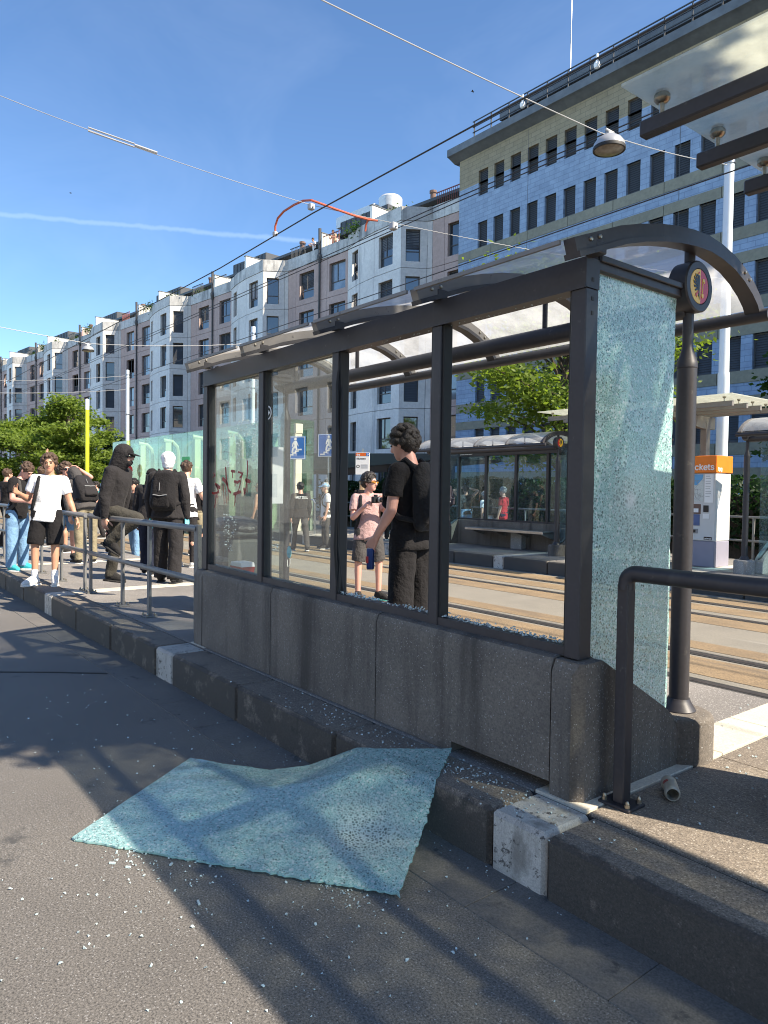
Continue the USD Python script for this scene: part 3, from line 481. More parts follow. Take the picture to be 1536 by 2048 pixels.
    for i, x in enumerate(mulls):
        last = i in (0, len(mulls)-1); xw = 0.055 if last else 0.05
        xc = x + (0.032 if i == 0 else (-0.03 if last else 0.0))
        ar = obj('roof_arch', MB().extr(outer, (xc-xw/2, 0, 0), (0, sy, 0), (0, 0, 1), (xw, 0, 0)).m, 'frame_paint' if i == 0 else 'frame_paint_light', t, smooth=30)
        obj('inner_arch', MB().extr(inner, (xc-xw/2-0.012, 0, 0), (0, sy, 0), (0, 0, 1), (xw+0.024, 0, 0)).m, 'frame_paint', ar, smooth=30)
        obj('bracket', bx((xc-0.04, Y(-0.02), 2.54), (xc+0.03, Y(0.05), 2.59), 0.004), 'frame_paint', t)
        bl = MB()
        for yy_ in (-0.06, 0.0, 1.24, 1.29):
            zc = float(np.interp(yy_, ARCH[:, 0], ARCH[:, 1])) - 0.012
            bl.lathe([(0.0, 0.010), (0.007, 0.009), (0.010, 0.003), (0.010, 0.0)], (xc+xw/2, Y(yy_), zc), 'x', 8)
        bl.build('bolt', 'bolt_steel', ar)
        if 0 < i: obj('roof_strut', MB().tube([(x, Y(0.86), 2.48), (x, Y(0.86), 2.75)], 0.016, 10).m, 'frame_paint', t, smooth=30)
    for i, (a, b) in enumerate(zip(mulls[:-1], mulls[1:])):
        V = []; A2 = ARCH.copy(); A2[0] = (-0.175, 2.549)
        for x in np.linspace(b+0.01, a-0.01 if i else 0.0, 3):
            for y, z in A2: V.append((x, Y(y), z + 0.016 - 0.004))
        n_ = len(A2); m = MB().add(V, [(j*n_+k, j*n_+k+1, (j+1)*n_+k+1, (j+1)*n_+k) for j in range(2) for k in range(n_-1)])
        obj('roof_sheet', m.m, 'roof_sheet', t, smooth=True)
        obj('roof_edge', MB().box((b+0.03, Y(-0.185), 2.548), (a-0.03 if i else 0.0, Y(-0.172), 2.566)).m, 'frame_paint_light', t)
    obj('front_tube', MB().tube([(-L-0.1, Y(1.42), 2.505), (0.11, Y(1.42), 2.505)], 0.034, 14).m, 'frame_paint', t, smooth=30)
    obj('middle_tube', MB().tube([(-L-0.18, Y(0.86), 2.47), (-0.03, Y(0.86), 2.47)], 0.052, 16).m, 'frame_paint', t, smooth=30)
    if bench:
        bn = obj('bench', MB().box((-L+0.75, Y(0.20), 0.665), (-0.62, Y(0.56), 0.69), 0.008).box((-L+0.75, Y(0.54), 0.63), (-0.62, Y(0.575), 0.69), 0.006).m, 'steel', t)
        for x in np.linspace(-L+0.95, -0.70, 4):
            obj('bench_bracket', MB().extr(Polygon([(0.131, 0.66), (0.54, 0.66), (0.54, 0.62), (0.131, 0.50)]), (x, 0, 0), (0, sy, 0), (0, 0, 1), (0.03, 0, 0)).m, 'frame_paint_light', bn)
        obj('bench_leg', bx((-L/2+0.1, Y(0.14), HK), (-L/2+0.42, Y(0.3), 0.66)), 'wall_concrete_light', bn)
    return t
near = shelter('tram_shelter', 'dark framed shelter in the foreground with two smashed out windows', (0, 0, 0), 1, ['broken', 'broken', 'whole', 'whole'], 'crazed_panel', 'glass_clear', bench=False, zslope=0.035)
far = shelter('tram_shelter', 'shelter across the tracks with its back windows whole and a steel bench', (-7.62, 10.32, 0.006), -1, ['whole']*4, 'glass_blue', 'glass_blue')
far2 = shelter('tram_shelter', 'cut off shelter beside the ticket machine at the right edge of the photo', (0.08, 10.45, 0.006), -1, ['whole']*4, 'glass_blue', 'glass_blue', crest=False, concrete='wall_concrete_light')
tx = meshkit.text_mesh('5.32.65.007', 0.055, 0.003, True); v = tx.vertices
obj('shelter_number', (np.stack([v[:, 0]-11.33, 10.32-0.091-v[:, 2], v[:, 1]+2.46], 1) - np.array([-7.62, 10.32, 0.006]), tx.faces), 'print_white', far)
# torn rubber and glass crumbs in the smashed frames
pts = [(-1.835, 0.02, 2.37), (-1.84, 0.0, 2.2), (-1.80, -0.025, 2.0), (-1.765, -0.045, 1.78), (-1.755, -0.05, 1.6), (-1.775, -0.04, 1.4), (-1.815, -0.02, 1.2), (-1.835, 0.01, 1.0), (-1.83, 0.02, 0.92)]
obj('torn_gasket', MB().tube(pts, 0.011, 6).tube([(p[0]+0.02*math.sin(i), p[1]+0.025, p[2]) for i, p in enumerate(pts)], 0.008, 6).m, 'black_rubber', near, smooth=True, label='torn rubber seal bowing out of the smashed window frame')
def crumb(c, s, rng):
    k = rng.integers(6, 10); p = rng.normal(size=(k, 3)); p /= np.linalg.norm(p, axis=1)[:, None]
    return Manifold.hull_points(p*s*rng.uniform(0.6, 1.0, (k, 1))*np.array([1, 1, 0.75]) + np.asarray(c))
cr = MB()
for i in range(520):
    x = -0.09 - RNG.random()*1.72
    if -0.975 < x < -0.885 or (-1.45 < x < -1.2 and RNG.random() < 0.8): continue
    s = RNG.uniform(0.004, 0.011); cr.mesh(crumb((x, RNG.uniform(0.012, 0.07), 0.887 + 0.035*(-x)/3.76 + s*0.5 + max(0, RNG.normal(0, 0.006))), s, RNG))
for i in range(150):
    x = random.choice([-1.83, -0.965, -0.893, -0.095]) + RNG.normal(0, 0.003); cr.mesh(crumb((x, RNG.uniform(0.03, 0.05), RNG.uniform(0.9, 2.35)), RNG.uniform(0.003, 0.008), RNG))
for i in range(60):
    cr.mesh(crumb((RNG.uniform(-1.8, -0.1), RNG.uniform(0.03, 0.05), 2.405), RNG.uniform(0.003, 0.006), RNG))
cr.build('glass_remnants', 'crumb_glass', near, kind='stuff', label='crumbs of broken glass left along the window frames')
# red scrawl on the left-hand pane, dirt streak lines
def stroke(pts, w):
    p = [ony(u, v, 0.030) for u, v in pts]; q = LineString([(a[0], a[2]) for a in p]).buffer(w, cap_style=1)
    return q
st = MB(); S = [([(450, 936), (452, 960), (455, 978), (460, 985)], .012), ([(445, 958), (450, 962), (453, 968)], .022), ([(430, 968), (434, 976), (436, 984), (427, 987), (424, 986)], .012), ([(432, 970), (438, 975)], .018), ([(433, 985), (433, 995)], .006),
     ([(462, 942), (468, 943)], .014), ([(464, 944), (464, 955)], .006), ([(476, 944), (481, 946), (484, 948), (479, 955)], .010), ([(468, 963), (474, 965), (478, 962)], .014), ([(469, 966), (469, 972)], .006), ([(480, 966), (476, 980), (473, 986)], .005), ([(467, 988), (473, 986), (479, 984)], .016), ([(469, 988), (469, 1005)], .006),
     ([(494, 922), (494, 945), (492, 965), (489, 985)], .008), ([(491, 960), (498, 963)], .020), ([(493, 962), (493, 984)], .005), ([(487, 978), (488, 986)], .016), ([(485, 944), (480, 962), (478, 972)], .003), ([(426, 946), (429, 950), (425, 955)], .003)]
for p_, w_ in S:
    st.extr(stroke(p_, w_*0.75), (0, 0.0355, 0), (1, 0, 0), (0, 0, 1), (0, -0.002, 0))
st.build('red_scrawl', 'red_paint', near, label='dripping red paint scrawl across the leftmost window')
ws = MB()
for a, b in (((446, 970), (447, 1008)), ((450, 972), (451, 1006)), ((455, 972), (455, 1000)), ((470, 990), (467, 1012)), ((431, 990), (428, 1015))): ws.extr(stroke([a, b], 0.004), (0, 0.0357, 0), (1, 0, 0), (0, 0, 1), (0, -0.001, 0))
ws.build('paint_run', 'red_paint', near, kind='stuff')
# poster and crazed sheet on the inner side of the left end panel
obj('poster', bx((-3.752, 0.50, 1.42), (-3.748, 0.73, 1.92)), 'print_white', near, label='blank white poster on the left end glass')

st = MB()
for a, b in ((0, 2*math.pi),):
    ring = Polygon([(0.050*math.cos(k), 0.050*math.sin(k)) for k in np.linspace(a, b, 30)[:-1]], [[(0.040*math.cos(k), 0.040*math.sin(k)) for k in np.linspace(a, b, 30)[:-1]]])
    st.extr(ring, (-2.775, 0.0355, 2.10), (1, 0, 0), (0, 0, 1), (0, -0.001, 0)); st.extr(Polygon([(-0.02, -0.006), (0.005, -0.006), (0.005, -0.02), (0.028, 0), (0.005, 0.02), (0.005, 0.006), (-0.02, 0.006)]), (-2.775, 0.0355, 2.10), (1, 0, 0), (0, 0, 1), (0, -0.001, 0))
st.build('round_sticker', 'print_white', near, kind='stuff')
ck = MB(); r9 = np.random.default_rng(77)
for i in range(1500):
    y, z = r9.uniform(0.16, 0.70), r9.uniform(1.0, 2.15)
    if meshkit.noise(np.array([y*5.0, z*3.2, 1.0])) < 0.56: continue
    s = r9.uniform(0.002, 0.0065); q = r9.normal(size=3)*0.6 + np.array([1, 0, 0]); q /= np.linalg.norm(q); e1 = np.cross(q, (0, 0, 1)); e1 /= np.linalg.norm(e1); e2 = np.cross(q, e1); c = np.array([-3.754, y, z])
    ck.quad(c-e1*s-e2*s*0.7, c+e1*s-e2*s, c+e1*s*0.8+e2*s, c-e1*s+e2*s*0.9)
ck.build('crazed_flakes', 'crumb_glass', near, kind='stuff', label='patch of shattered flakes on the left end glass')
# ------------------------------------------------------------------ railings
rail = thing('railing', 'long grey railing with round top and middle bars along the kerb', 'railing', (0, 0.09, 0))
def flat_post(name, x, parent, z1, mat, w=0.065, d=0.014, base=True, y=0.0):
    p = obj(name, bx((x-w/2, y-d, HK+0.012), (x+w/2, y+d, z1), 0.004), mat, parent)
    if base:
        obj('base_plate', bx((x-0.075, y-0.06, HK), (x+0.075, y+0.06, HK+0.014), 0.003), mat, p)
        for i, (dx, dy) in enumerate(((-0.055, -0.042), (0.055, -0.042), (0.055, 0.042), (-0.055, 0.042))):
            obj('bolt', MB().lathe([(0.0, 0.044), (0.005, 0.042), (0.009, 0.034), (0.009, 0.028), (0.012, 0.028), (0.012, 0.012)], (x+dx, y+dy, HK), n=8).m, 'bolt_steel', p, smooth=40)
    return p
PX = [-5.29, -6.10, -7.28, -7.52, -8.62, -9.74, -10.79, -11.36, -12.5, -13.6, -14.7]
for x in PX: flat_post('post', x, rail, 1.165, 'rail_paint')
flat_post('end_post', -4.115, rail, 1.225, 'rail_paint', w=0.085, d=0.02, base=False)
for a, b in ((-7.33, -4.11), (-14.8, -7.47)):
    obj('top_bar', MB().tube([(a, 0, 1.19), (b, 0, 1.19)], 0.031, 14).m, 'rail_paint', rail, smooth=30)
    obj('middle_bar', MB().tube([(a, 0, 0.735), (b, 0, 0.735)], 0.028, 14).m, 'rail_paint', rail, smooth=30)
hr = thing('handrail', 'black painted handrail with a bent corner bolted beside the fallen can', 'railing', (0.15, 0.11, 0))
flat_post('post', 0.0, hr, 1.175, 'frame_paint', w=0.052, d=0.028)
a_ = np.linspace(0, math.pi/2, 6)
obj('top_bar', MB().tube([(0.0, 0, 1.15)] + [(0.045-0.045*math.cos(k), 0, 1.175+0.045*math.sin(k)) for k in a_] + [(2.4, 0, 1.22)], 0.034, 16).m, 'frame_paint', hr, smooth=35)
flat_post('post', 2.35, hr, 1.2, 'frame_paint', w=0.052, d=0.028)
# ------------------------------------------------------------------ fallen sheet of crazed glass
A, B, C_, D = (np.array(q) for q in ((-1.40, -1.68), (-1.99, -0.88), (-0.665, -0.10), (-0.19, -0.815)))
NS, NT = 96, 64; V = []
rg = np.random.default_rng(3); jag = rg.normal(0, 1.25, (4, 400)); 
def jg(k, t): return float(np.interp(t*399, np.arange(400), jag[k]))
for i in range(NS+1):
    for j in range(NT+1):
        s, t = i/NS, j/NT                                   # s: A->D / B->C, t: A->B / D->C
        p = (1-s)*(1-t)*A + s*(1-t)*D + s*t*C_ + (1-s)*t*B
        if i == NS: p = p + np.array([0.006, -0.002])*jg(0, t)
        if j == 0: p = p + np.array([0.001, -0.004])*jg(1, s)
        if j == NT: p = p + np.array([0.0, 0.003])*jg(2, s)
        p = p + np.array([0.35, -1.0])*0.075*math.sin(math.pi*min(1, max(0, s)))*(t**2)
        y = p[1]
        zt_ = float(np.interp(s, [0, .22, .38, .53, .62, .70, .83, 1], [.012, .040, .058, .118, .185, .246, .262, .288])); zr_ = float(np.interp(t, [0, .34, .58, .70, .82, 1], [.020, .095, .190, .246, .262, .288])); c11 = .288
        z = (1-t)*(.012 + .008*s) + t*zt_ + (1-s)*.012 + s*zr_ - ((1-s)*(1-t)*.012 + s*(1-t)*.020 + (1-s)*t*.012 + s*t*c11)
        z -= 0.016*math.exp(-((p[0]+0.55)/0.10)**2 - ((y+0.71)/0.09)**2)
        z += 0.006*(meshkit.noise(np.array([p[0]*3.1, y*3.1, 0.0]))-0.5) + 0.004*(meshkit.noise(np.array([p[0]*11, y*11, 3.0]))-0.5) + 0.003*(meshkit.noise(np.array([p[0]*30, y*30, 7.0]))-0.5)
        cl_ = np.clip((y - YK + 0.06)/0.07, 0, 1); z = max(z, (HK + 0.006)*cl_*cl_*(3-2*cl_))
        V.append((p[0], p[1], max(z, 0.012)))
g = MB().add(V, [(i*(NT+1)+j, (i+1)*(NT+1)+j, (i+1)*(NT+1)+j+1, i*(NT+1)+j+1) for i in range(NS) for j in range(NT)])
sheet = thing('broken_window_pane', 'turquoise sheet of crazed safety glass lying half on the kerb', 'glass pane', (0, 0, 0))
obj('crazed_sheet', g.m, 'crazed_glass', sheet, smooth=True)
V2 = np.array(V).reshape(NS+1, NT+1, 3)
ed = MB()
for line in (V2[:, 0], V2[NS, :], V2[:, NT], V2[0, :]):
    top = line; low = line - np.array([0, 0, 0.008]); n_ = len(line)
    ed.add(np.vstack([top, low]), [(k, k+1, n_+k+1, n_+k) for k in range(n_-1)])
ed.build('sheet_edge', 'glass_edge', sheet)
sk = MB(); c0 = ony(445, 1686, -1.0)
for dx, dy, r in ((-1.02, -1.17, 0.05), (-0.95, -1.15, 0.035), (-1.07, -1.20, 0.03)):
    pass
# crumbs scattered on road, kerb and platform
cr = MB(); r2 = np.random.default_rng(11)
def scatter(n, cx, cy, sx, sy, z, lo=0.004, hi=0.010):
    for _ in range(n):
        x, y = r2.normal(cx, sx), r2.normal(cy, sy)
        zz = HK if (y > YK and z is None) else (0.006 if y > YK-0.285 else 0.0)
        if z is not None: zz = z
        s = r2.uniform(lo, hi); cr.mesh(crumb((x, y, zz + s*0.55), s, r2))
scatter(170, -0.9, -1.0, 0.75, 0.42, None); scatter(80, -0.2, -1.25, 0.6, 0.4, None); scatter(60, -1.1, -1.6, 0.35, 0.28, None)
scatter(90, -2.6, -1.1, 1.0, 0.45, None); scatter(220, -1.0, -0.21, 0.65, 0.07, HK, 0.003, 0.009); scatter(60, -0.1, -0.2, 0.2, 0.08, HK, 0.003, 0.008)
scatter(70, 0.2, 1.5, 0.35, 0.5, HK); scatter(25, 0.5, 0.7, 0.3, 0.3, HK); scatter(60, -0.95, -1.42, 0.3, 0.10, 0.0, 0.003, 0.007)
ch = MB()
for k in range(4):
    x, y, a = r2.uniform(-1.1, -0.5), r2.uniform(-1.6, -1.35), r2.uniform(0, 3); d = np.array([math.cos(a), math.sin(a), 0])
    ch.obox((x, y, 0.004), (d, np.array([-d[1], d[0], 0]), np.array([0, 0, 1])), (0.012*r2.random()+0.008, 0.004, 0.003))
ch.build('glass_slivers', 'crumb_glass', kind='stuff'); tag(stage.GetPrimAtPath('/World/glass_slivers'), 'thin slivers of glass by the near edge of the fallen pane', 'broken glass')
sm_ = thing('road_strip', None, None); tag(sm_, kind='structure')
def strip_run(pts, w=0.022):
    obj('dark_strip', MB().extr(LineString(pts).buffer(w, cap_style=2), (0, 0, 0.0005), (1, 0, 0), (0, 1, 0), (0, 0, 0.0025)).m, 'groove_dark', sm_)  # narrow dark strip laid on the asphalt
strip_run([(-7.4, -5.0), (-6.3, -3.6), (-4.8, -1.42), (-4.45, -0.95), (-4.2, -0.66)], 0.016); strip_run([(-1.2, -12), (-0.7, -6.5), (-0.55, -4.0), (-0.1, -3.2)], 0.012)
scatter(60, -1.15, -1.5, 0.10, 0.05, 0.0, 0.003, 0.008); scatter(70, -0.35, -0.95, 0.12, 0.05, 0.0, 0.003, 0.008); scatter(90, -0.9, -0.42, 0.5, 0.03, 0.006, 0.003, 0.007); scatter(45, -0.45, -0.16, 0.09, 0.05, HK, 0.003, 0.009)
cr.build('glass_crumbs', 'crumb_glass', label=None, kind='stuff'); tag(stage.GetPrimAtPath('/World/glass_crumbs'), 'small cubes of shattered safety glass strewn over road, kerb and platform', 'broken glass')
# ------------------------------------------------------------------ crushed can
can = thing('drink_can', 'dented pale beige drinks can lying on the paving', 'can', (0.225, 0.36, HK+0.034), math.radians(128))
R_, Hc = 0.033, 0.155
prof = [(0.024, -Hc/2+0.004), (0.026, -Hc/2), (0.030, -Hc/2+0.006), (R_, -Hc/2+0.016)] + [(R_, -Hc/2+0.016 + (Hc-0.034)*k/18) for k in range(1, 19)]
m = MB().lathe(prof, n=40); v, f = m.m; v = v.copy()
dz = v[:, 2]; ang = np.arctan2(v[:, 1], v[:, 0])
dent = 0.011*np.exp(-((dz+0.01)/0.022)**2)*np.clip(np.cos(ang-1.0), 0, 1)**2 + 0.008*np.exp(-((dz+0.045)/0.016)**2)*np.clip(np.cos(ang+0.6), 0, 1)**2 + 0.006*np.exp(-((dz-0.02)/0.013)**2)*np.clip(np.cos(ang-2.2), 0, 1)
sc = 1 - dent/np.maximum(np.hypot(v[:, 0], v[:, 1]), 1e-3); v[:, :2] *= sc[:, None]
def lay(v): return np.stack([v[:, 2], v[:, 1], -v[:, 0]], 1)
obj('can_body', (lay(v), f), 'can_side', can, smooth=45)
t_ = MB().lathe([(R_, Hc/2-0.018), (0.031, Hc/2-0.010), (0.0275, Hc/2-0.003), (0.0265, Hc/2), (0.0245, Hc/2), (0.0235, Hc/2-0.005), (0.0, Hc/2-0.006)], n=40); v, f = t_.m
obj('can_lid', (lay(v), f), 'can_metal', can, smooth=35)
lb = MB()
for k, (w_, zz) in enumerate(((0.020, 0.0), (0.013, 0.012))): lb.lathe([(R_+0.0004, zz-0.004), (R_+0.0004, zz+0.004)], n=40)
v, f = lb.m; sel = np.all((np.arctan2(v[f][:, :, 1], v[f][:, :, 0]) > 2.0) & (np.arctan2(v[f][:, :, 1], v[f][:, :, 0]) < 2.9), axis=1)
obj('can_print', (lay(v), f[sel]), 'can_red', can)
tin = MB().box((-0.010, -0.006, 0), (0.010, 0.006, 0.0015)); v, f = tin.m
obj('ring_pull', (lay(v + np.array([0, 0, Hc/2-0.0055])), f), 'can_metal', can)
# ------------------------------------------------------------------ near canopy, upper right
cn = thing('glass_canopy', 'flat dirty glass canopy on dark beams overhead in the upper right corner', 'canopy', (0.0, 0.0, 0.0))
zc = 3.05
obj('glass_roof', bx((0.275, -0.19, zc), (5.2, 1.15, zc+0.012), 0.002), 'canopy_sheet', cn)
for y in (-0.03, 0.385, 0.80, 1.05):
    b = obj('beam', bx((0.265, y-0.024, zc-0.138), (5.1, y+0.024, zc-0.076), 0.006), 'frame_paint', cn)
    for x in (0.345, 1.3, 2.3, 3.5, 4.9):
        obj('glass_fitting', MB().lathe([(0.0, 0.0), (0.026, 0.0), (0.030, -0.006), (0.030, -0.020), (0.022, -0.030), (0.010, -0.034), (0.009, -0.070), (0.014, -0.076)], (x, y, zc), n=16).m, 'bolt_steel', b, smooth=35)
        obj('fitting_cap', MB().lathe([(0.0, 0.022), (0.018, 0.020), (0.024, 0.013)], (x, y, zc), n=14).m, 'bolt_steel', b, smooth=35)
for x in (1.75, 4.2): obj('cross_beam', bx((x-0.04, -0.1, zc-0.27), (x+0.04, 1.10, zc-0.152), 0.005), 'frame_paint', cn)
for x in (1.75, 4.2): obj('column', bx((x-0.05, 0.95, HK), (x+0.05, 1.05, zc-0.27), 0.005), 'frame_paint', cn)
# ------------------------------------------------------------------ ticket machines (far one in view, its twin at the right edge)
def ticket_machine(label, loc, rotz):
    """front faces local -y; x from -0.86 to 0; y 0..0.56"""
    t = thing('ticket_machine', label, 'ticket machine', loc, rotz)
    W, Dp = 0.60, 0.54
    obj('body', bx((-W, 0.0, 0.47), (0, Dp, 1.69), 0.012), 'machine_white', t)
    obj('plinth', bx((-W+0.0, 0.003, 0.0), (-0.001, Dp-0.003, 0.467), 0.01), 'machine_lilac', t)
    obj('sign_box', bx((-W-0.015, -0.03, 1.693), (0.02, Dp+0.02, 2.0), 0.008), 'machine_orange', t)
    x = meshkit.text_mesh('Tickets', 0.125, 0.004, True); v = x.vertices; w = v[:, 0].max()
    s_ = 0.50/w
    obj('lettering', (np.stack([v[:, 0]*s_-0.52, -0.031-v[:, 2], v[:, 1]*s_+1.745], 1), x.faces), 'print_white', t)
    x = meshkit.text_mesh('tpg', 0.07, 0.003, True); v = x.vertices
    obj('side_lettering', (np.stack([0.021+v[:, 2], v[:, 0]+0.02, v[:, 1]+1.73], 1), x.faces), 'print_white', t)
    mp = obj('network_map', bx((-0.5600, -0.006, 1.18), (-0.2240, -0.001, 1.67)), 'map_paper', t)
    obj('lake', MB().extr(Polygon([(-0.4340, 1.665), (-0.2310, 1.665), (-0.2450, 1.58), (-0.3500, 1.47), (-0.4200, 1.48)]), (0, -0.0065, 0), (1, 0, 0), (0, 0, 1), (0, -0.001, 0)).m, 'lake_blue', mp)
    ln = MB(); rr = np.random.default_rng(5)
    for k in range(34):
        p = np.array([rr.uniform(-0.53, -0.25), rr.uniform(1.21, 1.55)]); a = rr.uniform(0, 6.28); pts = [p]
        for q in range(5): a += rr.normal(0, 0.5); pts.append(pts[-1] + 0.03*np.array([math.cos(a), math.sin(a)]))
        pts = np.clip(pts, (-0.55, 1.19), (-0.23, 1.56)); ln.extr(LineString(pts).buffer(0.0022), (0, -0.0068, 0), (1, 0, 0), (0, 0, 1), (0, -0.001, 0))
    ln.build('map_lines', 'print_grey', mp)
    inf = obj('notice', bx((-0.2030, -0.006, 1.16), (-0.0420, -0.001, 1.67)), 'print_white', t)
    tl = MB()
    for k in range(9): tl.box((-0.185, -0.008, 1.63-0.045*k), (-0.07 - 0.04*rr.random(), -0.0065, 1.638-0.045*k))
    tl.build('notice_lines', 'print_grey', inf)
    obj('recess', bx((-0.5600, -0.004, 0.95), (-0.2660, -0.001, 1.13)), 'brick_brown', t)
    obj('red_sticker', bx((-0.4900, -0.010, 0.985), (-0.4200, -0.005, 1.05)), 'sign_red', t); obj('label_plate', bx((-0.4060, -0.010, 0.98), (-0.3080, -0.005, 1.05)), 'print_white', t)
    obj('screen', bx((-0.5460, -0.010, 0.74), (-0.2800, -0.001, 0.945), 0.003), 'screen_blue', t)
    obj('card_reader', bx((-0.2170, -0.014, 0.99), (-0.1190, -0.001, 1.11), 0.004), 'camera_black', t)
    obj('reader_plate', bx((-0.2240, -0.006, 0.87), (-0.1050, -0.001, 0.96)), 'print_white', t)
    obj('ticket_slot', bx((-0.5320, -0.012, 0.60), (-0.3080, -0.001, 0.68), 0.004), 'print_grey', t); obj('slot_opening', bx((-0.5040, -0.016, 0.615), (-0.3500, -0.0125, 0.665)), 'camera_black', t)
    x = meshkit.text_mesh('universal', 0.03, 0.002, True); v = x.vertices
    pl = obj('maker_plate', bx((-0.1960, -0.004, 0.49), (-0.0490, -0.001, 0.545)), 'camera_black', t)
    obj('maker_lettering', (np.stack([v[:, 0]*0.7-0.185, -0.0045-v[:, 2]*0.4, v[:, 1]+0.50], 1), x.faces), 'print_white', pl)
    obj('side_notice', bx((0.0005, 0.06, 0.98), (0.004, 0.30, 1.24)), 'print_white', t)
    return t
ticket_machine('white ticket machine with an orange Tickets box beyond the tracks', (-4.60, 10.02, 0.246), 0.0)
ticket_machine('ticket machine at the right edge of the photo, only a lilac sliver showing', (0.585, 1.02, HK), math.pi)
stage.GetPrimAtPath('/World/ticket_machine_001').GetAttribute('xformOp:translate').Set(Gf.Vec3d(0.585+0.0, 1.02-0.03, HK))
# far canopy over the ticket machine
fc = thing('glass_canopy', 'small glass canopy on steel beams above the ticket machine across the tracks', 'canopy', (0, 0, 0))
M_ = 9.35
obj('glass_roof', bx((-8.0, 9.2, 3.20), (-3.95, 11.3, 3.215), 0.002), 'canopy_sheet', fc)
for y in (9.45, 9.95, 10.45, 10.95):
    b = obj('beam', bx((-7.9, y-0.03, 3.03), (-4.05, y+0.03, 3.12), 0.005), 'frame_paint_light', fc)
    for x in (-7.8, -6.8, -5.6, -4.2): obj('glass_fitting', MB().lathe([(0.0, 3.2), (0.03, 3.2), (0.03, 3.18), (0.01, 3.165), (0.01, 3.12)], (x, y, 0), n=8).m, 'bolt_steel', b)
for x in (-5.25, -7.4):
    obj('column', bx((x-0.06, 10.75, 0.246), (x+0.06, 10.9, 2.92), 0.005), 'frame_paint_light', fc)
    obj('bracket_arm', MB().extr(Polygon([(9.4, 3.03), (11.1, 3.03), (11.1, 2.8), (10.6, 2.8), (9.4, 2.97)]), (x-0.05, 0, 0), (0, 1, 0), (0, 0, 1), (0.1, 0, 0)).m, 'frame_paint_light', fc)
fl = thing('platform_lamp', 'small dark lantern on a short post behind the ticket machine', 'lamp', (-6.35, 11.2, 0.246))
obj('post', MB().tube([(0, 0, 0), (0, 0, 2.1)], 0.04, 10).m, 'frame_paint', fl, smooth=30); obj('lantern', MB().lathe([(0.05, 2.1), (0.20, 2.36), (0.24, 2.40), (0.24, 2.43), (0.0, 2.47)], n=4).m, 'frame_paint', fl)
# ------------------------------------------------------------------ masts, wires, street lamps
def mast(label, loc, h):
    t = thing('catenary_mast', label, 'mast', loc, group='tram wire masts')
    obj('shaft', MB().lathe([(0.115, 0), (0.112, h*0.46), (0.112, h*0.47), (0.098, h*0.475), (0.092, h-0.02), (0.0, h)], n=20).m, 'mast_paint', t, smooth=30)
    obj('base_collar', MB().lathe([(0.18, 0), (0.18, 0.15), (0.122, 0.2)], n=16).m, 'mast_paint', t, smooth=30)
    for z in (h-0.30, h*0.69): obj('clamp', MB().lathe([(0.100, -0.03), (0.112, -0.025), (0.112, 0.025), (0.100, 0.03)], (0, 0, z), n=20).m, 'steel', t, smooth=30)
    return t
mast('tall white mast rising behind the near shelter roof at the right', (-5.42, 11.8, 0.0), 8.45)
mast('white mast seen through the second whole window of the near shelter', (-25.4, 11.8, 0.0), 8.3)
mast('farthest white mast, left of the near shelter above the green glass box', (-40.6, 11.7, 0.0), 8.35)
yp = thing('marker_pole', 'yellow pole with a white tip in front of the left tree', 'pole', (-34.6, 7.75, 0.0))
obj('shaft', MB().lathe([(0.095, 0), (0.095, 5.25)], n=14).m, 'yellow_paint', yp, smooth=30); obj('tip', MB().lathe([(0.095, 5.255), (0.095, 5.75), (0.0, 5.78)], n=14).m, 'print_white', yp, smooth=30)
def wire(name, label, pts, r, mat, group=None):
    p = obj(name, MB().tube(pts, r, 6).m, mat); return tag(p, label, 'wire', group)
def sag(a, b, s, n=14):
    a, b = np.array(a, float), np.array(b, float); return [a + (b-a)*t - np.array([0, 0, 4*s*t*(1-t)]) for t in np.linspace(0, 1, n)]
wire('contact_wire', 'thick black contact wire running up to the top edge of the photo', [(-120, 4.0, 6.1), (-12.0, 4.0, 6.06), (-8.5, 4.0, 6.15), (25, 4.0, 6.16)], 0.011, 'wire_black')
wire('contact_wire', 'lowest thin black contact wire over the far track', [(-120, 6.75, 5.7), (-8, 6.75, 5.68), (25, 6.75, 5.85)], 0.009, 'wire_black')
wire('feeder_wire', 'upper of two close black feeder wires crossing the blue building', [(-120, 6.6, 6.95), (-7.6, 6.6, 6.85), (25, 6.6, 6.55)], 0.009, 'wire_black')
wire('feeder_wire', 'lower of two close black feeder wires crossing the blue building', [(-120, 6.6, 6.86), (-7.6, 6.6, 6.77), (25, 6.6, 6.47)], 0.009, 'wire_black')
wire('span_wire', 'pale span wire carrying the lamp in front of the blue building', sag((-5.42, 11.75, 8.1), (-4.29, 6, 6.52), 0.05) + sag((-4.29, 6, 6.52), (-4.5, 1.55, 6.56), 0.02)[1:] + sag((-4.5, 1.55, 6.56), (-4.6, -24.5, 11.5), 0.25)[1:], 0.007, 'wire_grey')
wire('span_wire', 'pale span wire holding the orange section bow', sag((-5.42, 11.75, 5.85), (-8.54, 4.0, 6.30), 0.10) + sag((-8.54, 4.0, 6.30), (-10, -0.41, 7.2), 0.06)[1:] + sag((-10, -0.41, 7.2), (-14.5, -24.5, 12.0), 0.1)[1:], 0.005, 'wire_grey')
for i, (dz, zl, lab) in enumerate(((-0.2, 7.2, 'upper pale span wire from the farthest mast towards the left edge'), (-1.0, 6.55, 'lower pale span wire from the farthest mast towards the left edge'))):
    wire('span_wire', lab, sag((-40.6, 11.7, 8.2+dz), (-43, 4, zl), 0.1) + sag((-43, 4, zl), (-46, -24, 11), 0.4)[1:], 0.014, 'wire_grey')
